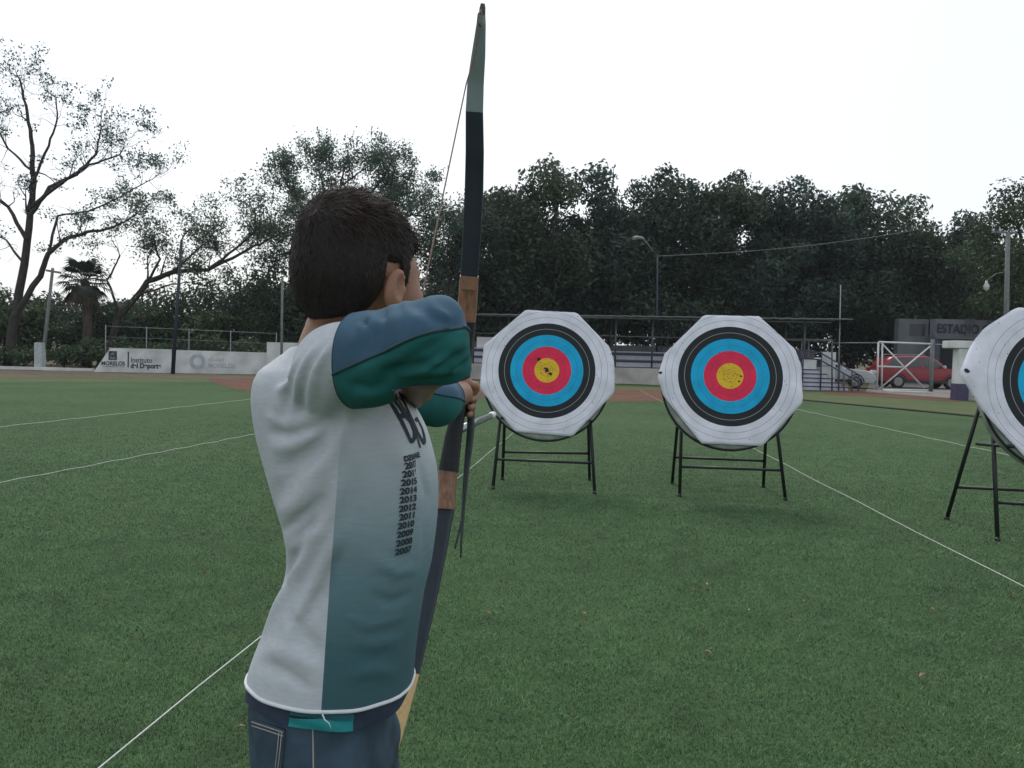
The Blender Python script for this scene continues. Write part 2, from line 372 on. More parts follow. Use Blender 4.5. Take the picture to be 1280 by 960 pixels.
# poles
def pole(name, label, px, py_top, py_bot, dist, r0_, r1_, m, cat='pole', lean=0.0, group=None):
    base = P(px, py_bot, dist); base.z = 0
    tp_ = P(px + lean, py_top, dist); t = thing(name, base, label, cat, group)
    MB().tube([base, base.lerp(tp_, 0.5), tp_], [r0_, (r0_ + r1_) / 2, r1_], 10).build('shaft', m, t, True)
    return t, base, tp_
navyp = mat('post_blue', (0.016, 0.021, 0.036), 0.5, 0.1, 10)
conc = mat('pole_concrete', (0.14, 0.15, 0.15), 0.85, 0.2, 6)
t, b_, tp_ = pole('street_lamp', 'dark blue street lamp post between the two white walls at left', 216, 300, 465, 33.6, 0.085, 0.055, navyp, 'street lamp', 11)
arm = [tp_, P(229, 296, 33.6), P(233, 290, 33.5), P(238, 286, 33.4)]
MB().tube(arm, 0.03, 8).build('arm', navyp, t, True)
MB().box(P(242, 284.5, 33.4), (0.36, 0.16, 0.09), Matrix.Rotation(-0.25, 3, 'Y')).build('lamp_head', mat('lamp_grey', (0.35, 0.36, 0.36), 0.5), t, bevel=0.02)
t, b_, tp_ = pole('utility_pole', 'leaning grey utility pole with crossarm left of the lettered wall', 52, 335, 466, 34.5, 0.085, 0.06, conc, 'utility pole', 14)
MB().bar(P(58, 338, 34.5), P(76, 341, 34.5), 0.08, 0.09).build('crossarm', conc, t)
MB().box(P(50, 447, 34.4), (0.35, 0.3, 1.3)).build('meter_box', mat('box_grey', (0.36, 0.40, 0.40), 0.7, 0.15), t, bevel=0.02)
pole('thin_pole', 'thin grey pole rising just left of the boy above the wall', 352, 345, 440, 35.0, 0.06, 0.05, conc, 'pole', 1)
pole('thin_pole', 'slim dark blue pole rising above the bleachers between the two full targets', 821, 318, 470, 38.5, 0.045, 0.035, navyp, 'pole', 1)
t, b_, tp_ = pole('utility_pole', 'pale concrete utility pole with crossarm beside the right hand target', 1257, 290, 470, 42, 0.15, 0.10, conc, 'utility pole', 3)
MB().bar(P(1240, 290, 42), P(1270, 291, 42), 0.09, 0.1).build('crossarm', conc, t)
for x in (1242, 1250, 1266):
    MB().tube([P(x, 290, 42), P(x, 286, 42)], 0.05, 8).build('insulator', mat('insulator', (0.4, 0.4, 0.42), 0.4), t, True)
t, b_, tp_ = pole('thin_pole', 'thin bare mast at the right end of the bleachers', 1048, 356, 478, 34.6, 0.04, 0.02, galv, 'pole', 3)
# lamp on a bracket in the trees, and the slack cable
t = thing('flood_lamp', P(800, 297, 40), 'small street lamp head hanging against the trees above the left target', 'lamp')
MB().tube([P(790, 297.5, 40), P(796, 296.5, 40), P(803, 297.5, 40), P(806, 300, 40)], [0.04, 0.11, 0.11, 0.05], 10, flat=0.5).build('lamp_head', mat('lamp_white', (0.12, 0.13, 0.14), 0.4), t, True)
MB().tube([P(806, 300, 40), P(815, 312, 39.5), P(821, 319, 38.5)], 0.014, 6).build('arm', navyp, t, True)
t = thing('bulb_lamp', P(1233, 358, 41), 'round white bulb lamp hanging left of the concrete utility pole', 'lamp')
MB().tube([P(1233, 351, 41), P(1233, 354, 41), P(1233, 357, 41), P(1233, 361, 41), P(1233, 364, 41)], [0.05, 0.07, 0.14, 0.13, 0.03], 12).build('bulb', mat('bulb_white', (0.42, 0.44, 0.44), 0.3), t, True)
MB().tube([P(1233, 351, 41), P(1245, 342, 41.5), P(1257, 340, 42)], 0.02, 6).build('bracket', conc, t, True)
cb = [P(822, 320, 38.5)]
for i in range(1, 13):
    tt = i / 12; cb.append(P(822 + (1172 - 822) * tt, 320 + (283 - 320) * tt + 7 * math.sin(math.pi * tt), 38.5 + 2 * tt))
tag(MB().tube(cb, 0.016, 5).build('power_cable', mat('cable', (0.16, 0.17, 0.18), 0.6)), 'slack overhead cable strung in front of the dark trees at right', 'cable')

# ================================================================== bleachers
cream = mat('cream_wall', (0.42, 0.40, 0.37), 0.9, 0.15, 1.2, 0.2, 15, dirt=(0.28, 0.27, 0.25))
pale = mat('seat_grey', (0.44, 0.45, 0.50), 0.8, 0.12, 3)
purp = mat('seat_purple', (0.060, 0.050, 0.105), 0.7, 0.15, 5)
steel = mat('dark_steel', (0.075, 0.08, 0.095), 0.5, 0.15, 10, metal=0.3)
BA, BB = P(575, 475, 37.0), P(1036, 480, 34.6); BA.z = BB.z = 0
bd = (BB - BA).normalized(); bn = Vector((-bd.y, bd.x, 0)); BL = (BB - BA).length
ble = thing('bleachers', (BA + BB) / 2, 'long roofed bleachers with purple and pale benches behind the targets', 'bleachers')
def BP(u, v, z): return BA + bd * u + bn * v + Vector((0, 0, z))
RB = Matrix((bd, bn, Vector((0, 0, 1)))).transposed()
def bbox(u0_, u1_, v0, v1, z0, z1, name, m, parent=None, bev=0.0):
    return MB().box(BP((u0_ + u1_) / 2, (v0 + v1) / 2, (z0 + z1) / 2), (u1_ - u0_, v1 - v0, z1 - z0), RB).build(name, m, parent or ble, bevel=bev)
bbox(0, BL, 0, 0.2, 0, 0.72, 'base_wall', cream)
for k in range(3):
    v = 0.6 + 0.75 * k; z = 0.62 + 0.32 * k
    bbox(0, BL - 1.2, v, v + 0.72, 0.0, z, 'tier', pale)
    bbox(0, BL - 1.3, v + 0.02, v + 0.06, z + 0.02, z + 0.14, 'bench_front', purp)
    bbox(0, BL - 1.3, v + 0.02, v + 0.40, z + 0.14, z + 0.20, 'bench', pale)
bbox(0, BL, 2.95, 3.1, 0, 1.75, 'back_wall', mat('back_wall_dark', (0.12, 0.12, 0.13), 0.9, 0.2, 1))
for k in range(10):
    u = BL * (k + 0.35) / 10
    MB().tube([BP(u, 0.12, 0.7), BP(u, 0.12, 2.95)], 0.045, 8).build('post', steel, ble, True)
for z in (2.93, 2.12, 1.05):
    MB().tube([BP(0, 0.12, z), BP(BL, 0.12, z)], 0.028, 6).build('rail', galv if z > 2.5 else steel, ble, True)
# roof: thin corrugated sheet over the right part, on beams
mb = MB(); n_ = 60; top_ = []; r1_, r2_ = [], []
for i in range(n_ + 1):
    u = -0.4 + (BL + 1.2) * i / n_; zz = 0.02 * (i % 2)
    r1_.append(BP(u, -0.35, 2.98 + 0.10 * i / n_ + zz)); r2_.append(BP(u, 3.4, 3.10 + 0.10 * i / n_ + zz))
mb.add(r1_ + r2_ + [p - Vector((0, 0, 0.03)) for p in r1_ + r2_], [(i, i + 1, n_ + 2 + i, n_ + 1 + i) for i in range(n_)] + [(2 * n_ + 2 + i, 3 * n_ + 3 + i, 3 * n_ + 4 + i, 2 * n_ + 3 + i) for i in range(n_)] + [(i + 1, i, 2 * n_ + 2 + i, 2 * n_ + 3 + i) for i in range(n_)])
mb.build('roof', mat('roof_sheet', (0.20, 0.21, 0.23), 0.6, 0.2, 3), ble)
for k in range(6):
    u = BL * (k + 0.5) / 6
    MB().tube([BP(u, 2.9, 1.7), BP(u, 2.9, 3.05)], 0.05, 8).build('roof_post', steel, ble, True)
# white painted panel seen at the left end, inner frames
bbox(0.30, 1.75, 2.3, 2.4, 1.40, 1.98, 'white_panel', mat('panel_white', (0.8, 0.8, 0.8), 0.7, 0.05))
for (u_, z0, z1, ww) in ((9.2, 1.4, 2.55, 1.4),):
    MB().tube([BP(u_, 2.6, z0), BP(u_, 2.6, z1), BP(u_ + ww, 2.6, z1), BP(u_ + ww, 2.6, z0)], 0.03, 6).build('inner_frame', steel, ble, True)
# stairs at the right end
st0 = BL - 1.15
for k in range(5):
    z = 0.18 * (k + 1)
    bbox(st0 - 0.1, st0 + 1.9 - 0.30 * k, -0.2, 0.02 + 0.02 * k, z - 0.18, z, 'step', pale)
    bbox(st0 - 0.1, st0 + 1.9 - 0.30 * k, -0.22, -0.205, z - 0.05, z - 0.005, 'step_edge', purp)
bbox(st0 + 0.85, st0 + 1.42, 0.10, 0.25, 0.0, 1.65, 'stair_wall', plaster)
bbox(st0 + 0.05, st0 + 0.62, 0.06, 0.2, 0.0, 1.30, 'stair_wall', plaster)
for z in (1.25, 0.95):
    MB().tube([BP(st0 - 0.2, -0.25, z + 0.45), BP(st0 + 0.7, -0.25, z + 0.35), BP(st0 + 2.4, -0.25, z - 0.6)], 0.03, 6).build('handrail', purp, ble, True)
for u_ in (0.0, 0.75, 1.5, 2.3):
    MB().tube([BP(st0 + u_, -0.25, 0), BP(st0 + u_, -0.25, 1.65 - max(0, u_ - 0.7) * 0.62)], 0.028, 6).build('baluster', purp, ble, True)
# upper railing box at the end
for u_ in (-0.6, 0.2, 0.5, 1.5):
    MB().tube([BP(st0 + u_, 1.2, 1.2), BP(st0 + u_, 1.2, 2.2)], 0.03, 6).build('rail_post', galv, ble, True)
MB().tube([BP(st0 - 0.6, 1.2, 2.2), BP(st0 + 1.5, 1.2, 2.2)], 0.03, 6).build('rail', galv, ble, True)

# ================================================================== gate, fence, hut, entrance building
white_steel = mat('gate_steel', (0.52, 0.54, 0.54), 0.5, 0.12, 15, metal=0.2)
gd = 36.0
gate = thing('metal_gate', P(1133, 480, gd), 'white steel gate frame with crossed braces in front of the red car', 'gate'); gate.location.z = 0
def gp(x, y, dd=gd): return P(x, y, dd)
MB().tube([gp(1098, 428), gp(1096, 489)], 0.045, 8).build('frame_bar', white_steel, gate, True)
MB().tube([gp(1103, 428), gp(1102, 491)], 0.04, 8).build('frame_bar', white_steel, gate, True)
MB().tube([gp(1098, 427.5), gp(1167, 430)], 0.04, 8).build('frame_bar', white_steel, gate, True)
MB().tube([gp(1097, 488), gp(1163, 488)], 0.04, 8).build('frame_bar', white_steel, gate, True)
MB().tube([gp(1098, 458), gp(1130, 459)], 0.035, 8).build('frame_bar', white_steel, gate, True)
MB().tube([gp(1103, 430), gp(1155, 485)], 0.035, 8).build('brace', white_steel, gate, True)
MB().tube([gp(1165, 431), gp(1098, 487)], 0.035, 8).build('brace', white_steel, gate, True)
t, *_ = pole('gate_post', 'thick pale post carrying the right side of the white gate', 1163, 424, 497, 35.4, 0.09, 0.085, conc, 'post', 3)
fr = thing('rail_fence', P(1120, 480, 35.8), 'thin horizontal rail fence between the bleachers and the booth', 'fence'); fr.location.z = 0
MB().tube([P(1036, 428.5, 35.5), P(1100, 428.6, 36.05)], 0.022, 6).build('rail', galv, fr, True)
MB().tube([P(1167, 430.5, 35.6), P(1196, 431, 32)], 0.022, 6).build('rail', galv, fr, True)
for x, y0_, y1_ in ((1040, 428, 490), (1055, 466, 495), (1065, 465, 498)):
    MB().tube([P(x, y0_, 34), P(x, y1_, 34)], 0.032, 6).build('post', steel, fr, True)
for y in (472, 482):
    MB().tube([P(1066, y, 34), P(1098, y + 1.5, 35.5)], 0.009, 5).build('wire', galv, fr, True)
step = thing('concrete_slab', P(1135, 494, 33.5), 'low concrete step lying in front of the white gate', 'step'); step.location.z = 0
MB().box(step.location + Vector((0, 0, 0.045)), (2.0, 0.5, 0.085)).build('slab', mat('step_concrete', (0.4, 0.4, 0.38), 0.9, 0.15, 5), step, bevel=0.01)
# booth
hd = 28.6
hut = thing('ticket_booth', P(1213, 495, hd), 'small white booth with flat overhanging roof behind the right target', 'booth'); hut.location.z = 0
hz = P(1213, 431, hd).z
c0 = P(1192, 495, hd); c1 = P(1248, 495, hd); zb = 0.0
wid = c1.x - c0.x
MB().box(((c0.x + c1.x) / 2 + 0.08, hd + 0.2, hz), (wid + 0.45, 0.9, 0.27)).build('roof', plaster, hut, bevel=0.02)
MB().box((c0.x + 0.22, hd, hz / 2 - 0.07), (0.40, 0.40, hz - 0.16)).build('pillar', plaster, hut, bevel=0.01)
MB().box((c0.x + 0.22, hd - 0.001, 0.30), (0.43, 0.43, 0.6)).build('pillar_base', purp, hut, bevel=0.01)
MB().box((c1.x - 0.2, hd, hz / 2 - 0.07), (0.40, 0.40, hz - 0.16)).build('pillar', plaster, hut, bevel=0.01)
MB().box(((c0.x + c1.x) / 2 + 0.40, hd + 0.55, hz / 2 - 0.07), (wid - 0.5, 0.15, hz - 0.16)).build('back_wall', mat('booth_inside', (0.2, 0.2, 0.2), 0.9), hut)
MB().box(((c0.x + c1.x) / 2, hd + 0.05, 0.5), (wid - 0.84, 0.12, 1.0)).build('counter_wall', cream, hut)
# entrance building with the stadium name
bdist = 47.0
ent = thing('entrance_building', P(1150, 470, bdist), 'grey concrete entrance building lettered ESTADIO CENTENARIO', 'building'); ent.location.z = 0
gconc = mat('grey_concrete', (0.11, 0.12, 0.13), 0.9, 0.15, 1.5)
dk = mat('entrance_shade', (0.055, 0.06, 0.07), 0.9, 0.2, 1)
zt, zl = P(1200, 399.5, bdist).z, P(1200, 420, bdist).z
xa, xb = P(1128, 470, bdist).x, P(1320, 470, bdist).x; xm = P(1166, 470, bdist).x
MB().box(((xm + xb) / 2, bdist + 0.3, (zt + zl) / 2), (xb - xm, 0.6, zt - zl)).build('sign_beam', mat('sign_grey', (0.15, 0.16, 0.18), 0.85, 0.12, 2), ent)
MB().box(((xm + xb) / 2, bdist + 0.25, zl - 0.1), (xb - xm + 0.1, 0.7, 0.2)).build('beam_lip', gconc, ent)
MB().box(((xa + xm) / 2, bdist + 1.0, (zt + 0.2) / 2 - 0.1), (xm - xa, 0.5, zt + 0.0)).build('wall', gconc, ent)
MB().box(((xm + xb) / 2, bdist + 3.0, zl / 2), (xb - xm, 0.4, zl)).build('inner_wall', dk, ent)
for x in (1169, 1214, 1262):
    xx = P(x, 470, bdist).x
    MB().box((xx, bdist + 0.35, zl / 2 - 0.1), (0.5, 0.5, zl - 0.2)).build('column', mat('column_purple', (0.07, 0.075, 0.11), 0.8, 0.1, 2), ent)
MB().box((P(1208, 470, bdist).x, bdist - 0.06, (zt + zl) / 2 + 0.02), (0.5, 0.12, zt - zl + 0.05)).build('beam_pilaster', mat('pilaster_dark', (0.09, 0.10, 0.11), 0.9, 0.1), ent)
x0_, z0_ = P(1168, 416, bdist).x, P(1168, 415.8, bdist).z
text_mesh('ESTADIO CENTENARIO', 0.74, ent, frame((x0_, bdist - 0.125, z0_), (1, 0, 0), (0, 0, 1)), mat('sign_black', (0.02, 0.022, 0.03), 0.6), sx=0.83, bold=0.02)
xw = P(1152, 470, bdist).x
MB().box((xw, bdist + 0.74, P(1150, 412, bdist).z), (0.9, 0.04, 0.7)).build('window', mat('dark_pane', (0.03, 0.035, 0.04), 0.2), ent)
# ================================================================== parked cars
glassm = mat('car_glass', (0.03, 0.04, 0.045), 0.08, 0.05, 5, spec=0.8)
tyrem = mat('tyre', (0.015, 0.015, 0.016), 0.8, 0.2, 20); rimm = mat('rim', (0.22, 0.22, 0.23), 0.3, 0.1, 20, metal=0.8)
trim = mat('car_trim', (0.025, 0.025, 0.027), 0.6, 0.1)
def car(label, base, yaw, prof, roof, width, paintcol, wheels, wr, name):
    """prof: lower body outline (x along the car, z), roof: greenhouse outline; y across"""
    t = thing(name, base, label, 'car')
    R = Matrix.Rotation(yaw, 4, 'Z'); M = Matrix.Translation(base) @ R
    paint = mat('paint_' + name + label[:4], paintcol, 0.25, 0.04, 3, spec=0.6)
    def sec(pts, ys, nm, m, par):
        rings = []
        for y, k in ys:
            rings.append([M @ Vector((x, y, z * (1 if k is None else 1))) if k is None else M @ Vector((cx_ + (x - cx_) * k, y, cz_ + (z - cz_) * k)) for x, z in pts])
        return smooth_by_angle(MB().loft(rings).build(nm, m, par), 40)
    cx_ = sum(p[0] for p in prof) / len(prof); cz_ = 0.6; w2 = width / 2
    body_ = sec(prof, [(-w2, 0.965), (-w2 + 0.05, 1.0), (w2 - 0.05, 1.0), (w2, 0.965)], 'body', paint, t)
    cx_ = sum(p[0] for p in roof) / len(roof); cz_ = min(p[1] for p in roof)
    cab = sec(roof, [(-w2 + 0.10, 0.93), (-w2 + 0.16, 1.0), (w2 - 0.16, 1.0), (w2 - 0.10, 0.93)], 'cabin', paint, t)
    # side windows and screens as panes just proud of the cabin
    zb_, zt_ = min(p[1] for p in roof), max(p[1] for p in roof)
    def edge_x(z, front):
        xs = []
        for (xa_, za), (xb_, zb2) in zip(roof, roof[1:] + roof[:1]):
            if (za - z) * (zb2 - z) <= 0 and za != zb2: xs.append(xa_ + (xb_ - xa_) * (z - za) / (zb2 - za))
        return max(xs) if front else min(xs)
    zlo, zhi = zb_ + 0.06, zt_ - 0.10
    L0, L1, H0, H1 = edge_x(zlo, 0) + 0.14, edge_x(zlo, 1) - 0.16, edge_x(zhi, 0) + 0.14, edge_x(zhi, 1) - 0.14
    for s_ in (-1, 1):
        for a_, b_ in ((0.0, 0.30), (0.34, 0.63), (0.67, 1.0)):
            q = [(L0 + (L1 - L0) * a_, zlo), (L0 + (L1 - L0) * b_, zlo), (H0 + (H1 - H0) * b_, zhi), (H0 + (H1 - H0) * a_, zhi)]
            yy = s_ * (w2 - 0.095)
            MB().add([M @ Vector((x, yy + 0.008 * s_, z)) for x, z in q] + [M @ Vector((x, yy - 0.05 * s_, z)) for x, z in q], [(0, 1, 2, 3), (4, 7, 6, 5), (0, 4, 5, 1), (1, 5, 6, 2), (2, 6, 7, 3), (3, 7, 4, 0)]).build('side_window', glassm, cab)
    for fr_, nm in ((1, 'windscreen'), (0, 'rear_window')):
        sg = 1 if fr_ else -1
        pl, ph = edge_x(zlo, fr_) + 0.012 * sg, edge_x(zhi, fr_) + 0.012 * sg
        y_ = w2 - 0.22
        v_ = [Vector((pl, -y_, zlo)), Vector((pl, y_, zlo)), Vector((ph, y_ - 0.06, zhi)), Vector((ph, -y_ + 0.06, zhi))]
        MB().add([M @ p for p in v_] + [M @ (p - Vector((0.05 * sg, 0, 0))) for p in v_], [(0, 1, 2, 3), (4, 7, 6, 5), (0, 4, 5, 1), (1, 5, 6, 2), (2, 6, 7, 3), (3, 7, 4, 0)]).build(nm, glassm, cab)
    for wx in wheels:
        for s_ in (-1, 1):
            ring = [(0.0, wr * 0.62), (0.0, wr * 0.9), (0.03, wr), (0.17, wr), (0.2, wr * 0.9), (0.2, wr * 0.6)]
            rings = [[M @ Vector((wx + r_ * math.cos(k * math.pi / 12), s_ * (w2 + 0.012 - yy), wr + r_ * math.sin(k * math.pi / 12))) for k in range(24)] for yy, r_ in ring]
            wh = MB().loft(rings, True, True).build('wheel', tyrem, t, True)
            rr = [[M @ Vector((wx + r_ * math.cos(k * math.pi / 12), s_ * (w2 + 0.02 - yy), wr + r_ * math.sin(k * math.pi / 12))) for k in range(24)] for yy, r_ in ((0.0, wr * 0.62), (0.015, wr * 0.55), (0.03, wr * 0.15))]
            MB().loft(rr, True, True).build('rim', rimm, wh)
            for k in range(5):
                an = k * 2 * math.pi / 5 + 0.3; cvec = Vector((math.cos(an), 0, math.sin(an)))
                MB().bar(M @ (Vector((wx, s_ * (w2 + 0.024), wr)) + cvec * wr * 0.1), M @ (Vector((wx, s_ * (w2 + 0.024), wr)) + cvec * wr * 0.56), 0.05, 0.02, upv=(0, -1, 0)).build('spoke', rimm, wh)
            # arch trim
            MB().tube([M @ Vector((wx + (wr + 0.05) * math.cos(a_ * math.pi / 12), s_ * (w2 - 0.01), wr + (wr + 0.05) * math.sin(a_ * math.pi / 12))) for a_ in range(13)], 0.035, 6).build('wheel_arch', trim, t, True)
    xf, xr = max(p[0] for p in prof), min(p[0] for p in prof)
    for s_ in (-1, 1):
        MB().box(M @ Vector((xf - 0.10, s_ * (w2 - 0.24), 0.80)), (0.22, 0.34, 0.15), R.to_3x3()).build('headlight', mat('lamp_lens', (0.6, 0.62, 0.62), 0.15), t, bevel=0.03)
        MB().box(M @ Vector((xr + 0.08, s_ * (w2 - 0.15), 0.88)), (0.2, 0.24, 0.2), R.to_3x3()).build('tail_light', mat('lamp_red', (0.35, 0.02, 0.02), 0.2), t, bevel=0.03)
        MB().box(M @ Vector((L1 - 0.05, s_ * (w2 + 0.09), zlo + 0.06)), (0.10, 0.18, 0.13), R.to_3x3()).build('mirror', mat('mirror_cap', (0.55, 0.52, 0.52), 0.3), t, bevel=0.03)
        MB().box(M @ Vector((0.0, s_ * (w2 - 0.005), 0.36)), ((xf - xr) * 0.5, 0.05, 0.12), R.to_3x3()).build('sill', trim, t, bevel=0.015)
        for hx_ in (-0.35, 0.65):
            MB().box(M @ Vector((hx_ - 0.3, s_ * (w2 + 0.004), 0.92)), (0.17, 0.03, 0.03), R.to_3x3()).build('door_handle', paint, body_, bevel=0.008)
    MB().box(M @ Vector((xf - 0.02, 0, 0.42)), (0.12, width * 0.9, 0.2), R.to_3x3()).build('bumper', trim, t, bevel=0.03)
    MB().box(M @ Vector((xr + 0.02, 0, 0.46)), (0.12, width * 0.9, 0.2), R.to_3x3()).build('bumper', trim, t, bevel=0.03)
    return t, M, zt_
suv_p = [(-2.18, 0.36), (-2.25, 0.62), (-2.20, 0.98), (-1.2, 1.04), (0.95, 1.02), (1.85, 0.95), (2.17, 0.80), (2.22, 0.45), (2.1, 0.30), (-2.0, 0.30)]
suv_r = [(-2.10, 0.99), (-1.95, 1.28), (-1.66, 1.52), (-1.0, 1.60), (0.0, 1.61), (0.32, 1.56), (0.70, 1.30), (1.08, 1.00)]
cb_ = P(1147, 488, 40.0); cb_.z = 0
t, M_, zr = car('dark red estate car parked behind the white gate', cb_, rad(-2), suv_p, suv_r, 1.75, (0.21, 0.016, 0.026), (-1.36, 1.22), 0.34, 'parked_car')
for s_ in (-1, 1):
    MB().tube([M_ @ Vector((-1.5, s_ * 0.62, 1.60)), M_ @ Vector((-1.4, s_ * 0.62, 1.66)), M_ @ Vector((-0.1, s_ * 0.62, 1.67)), M_ @ Vector((0.05, s_ * 0.62, 1.61))], 0.02, 6).build('roof_rail', rimm, t, True)
sed_p = [(-2.15, 0.36), (-2.2, 0.6), (-2.12, 0.92), (-1.4, 0.95), (0.9, 0.92), (1.8, 0.84), (2.12, 0.7), (2.18, 0.45), (2.05, 0.28), (-2.0, 0.28)]
sed_r = [(-1.75, 0.90), (-1.05, 1.33), (-0.5, 1.40), (0.05, 1.38), (0.95, 0.90)]
cb_ = P(1038, 488, 38.6); cb_.z = 0
car('silver grey saloon car parked beside the bleacher stairs', cb_ + Vector((-0.25, 0, 0)), rad(-20), sed_p, sed_r, 1.68, (0.40, 0.44, 0.45), (-1.32, 1.30), 0.30, 'parked_car')

# ================================================================== archery targets
def face_mat():
    m = bpy.data.materials.new('target_print'); m.use_nodes = True; n = m.node_tree; b = n.nodes['Principled BSDF']
    b.inputs['Roughness'].default_value = 0.75; b.inputs['Specular IOR Level'].default_value = 0.2
    def N(t, **kw):
        q = n.nodes.new(t)
        for k, v in kw.items(): setattr(q, k, v)
        return q
    def M2(op, a, bb=None, c=None):
        q = N('ShaderNodeMath', operation=op)
        for i, v in enumerate((a, bb, c)):
            if v is None: continue
            if isinstance(v, (int, float)): q.inputs[i].default_value = v
            else: n.links.new(v, q.inputs[i])
        return q.outputs[0]
    uv = N('ShaderNodeUVMap'); sx = N('ShaderNodeSeparateXYZ'); n.links.new(uv.outputs[0], sx.inputs[0])
    x = M2('SUBTRACT', sx.outputs[0], 0.5); y = M2('SUBTRACT', sx.outputs[1], 0.5)
    r = M2('SQRT', M2('ADD', M2('MULTIPLY', x, x), M2('MULTIPLY', y, y)))       # uv 1 = 2 m -> r in units of 2 m
    r = M2('MULTIPLY', r, 2.0)
    cr = N('ShaderNodeValToRGB'); cr.color_ramp.interpolation = 'CONSTANT'; e = cr.color_ramp.elements
    cols = [(0.0, (0.70, 0.45, 0.035)), (0.122, (0.68, 0.032, 0.085)), (0.244, (0.012, 0.36, 0.62)), (0.366, (0.022, 0.026, 0.030)), (0.488, (0.66, 0.67, 0.74))]
    e[0].position = 0; e[0].color = (*cols[0][1], 1); e[1].position = cols[1][0]; e[1].color = (*cols[1][1], 1)
    for p, c in cols[2:]: q = e.new(p); q.color = (*c, 1)
    n.links.new(r, cr.inputs[0]); col = cr.outputs[0]
    # weathering of the print
    tc = N('ShaderNodeTexCoord'); nz = N('ShaderNodeTexNoise'); nz.inputs['Scale'].default_value = 7; nz.inputs['Detail'].default_value = 6
    n.links.new(tc.outputs['Object'], nz.inputs['Vector'])
    mr = N('ShaderNodeMapRange'); mr.inputs[1].default_value = 0.3; mr.inputs[2].default_value = 0.7; mr.inputs[3].default_value = 0.84; mr.inputs[4].default_value = 1.06; n.links.new(nz.outputs[0], mr.inputs[0])
    mul = N('ShaderNodeMix', data_type='RGBA', blend_type='MULTIPLY'); mul.inputs[0].default_value = 1.0
    n.links.new(col, mul.inputs[6]); n.links.new(mr.outputs[0], mul.inputs[7]); col = mul.outputs[2]
    # thin ring lines
    def line(rr, c, wd=0.0018):
        nonlocal col
        k = M2('LESS_THAN', M2('ABSOLUTE', M2('SUBTRACT', r, rr)), wd)
        mx = N('ShaderNodeMix', data_type='RGBA'); mx.inputs[7].default_value = (*c, 1)
        k = M2('MULTIPLY', k, 0.75)
        n.links.new(k, mx.inputs[0]); n.links.new(col, mx.inputs[6]); col = mx.outputs[2]
    for rr in (0.030, 0.061, 0.183, 0.305): line(rr, (0.05, 0.05, 0.06), 0.0014)
    line(0.427, (0.5, 0.5, 0.5)); line(0.549, (0.10, 0.11, 0.14)); line(0.610, (0.10, 0.11, 0.14))
    # arrow holes, thick in the gold and sparse outside
    vo = N('ShaderNodeTexVoronoi', voronoi_dimensions='2D'); vo.inputs['Scale'].default_value = 120; n.links.new(uv.outputs[0], vo.inputs['Vector'])
    sep = N('ShaderNodeSeparateColor'); n.links.new(vo.outputs['Color'], sep.inputs[0])
    prob = M2('MULTIPLY', M2('POWER', 2.718, M2('MULTIPLY', r, -13.0)), 0.75)
    hole = M2('MULTIPLY', M2('LESS_THAN', sep.outputs[0], M2('ADD', prob, 0.008)), M2('LESS_THAN', vo.outputs['Distance'], M2('MULTIPLY', M2('ADD', sep.outputs[1], 0.25), 0.24)))
    mx = N('ShaderNodeMix', data_type='RGBA'); mx.inputs[7].default_value = (0.012, 0.012, 0.012, 1)
    n.links.new(hole, mx.inputs[0]); n.links.new(col, mx.inputs[6]); col = mx.outputs[2]
    n.links.new(col, b.inputs['Base Color'])
    bp = N('ShaderNodeBump'); bp.inputs['Strength'].default_value = 0.12; bp.inputs['Distance'].default_value = 0.006
    nb = N('ShaderNodeTexNoise'); nb.inputs['Scale'].default_value = 14; nb.inputs['Detail'].default_value = 3; n.links.new(tc.outputs['Object'], nb.inputs['Vector'])
    n.links.new(nb.outputs[0], bp.inputs['Height']); n.links.new(bp.outputs[0], b.inputs['Normal'])
    return m
FACE = face_mat()
foam = mat('butt_foam', (0.24, 0.27, 0.23), 0.9, 0.25, 9, 0.3, 40)
blackm = mat('stand_black', (0.010, 0.012, 0.013), 0.45, 0.2, 30)
rimk = mat('butt_edge', (0.015, 0.016, 0.016), 0.8, 0.2)
holem = mat('torn_hole', (0.02, 0.02, 0.02), 0.9)
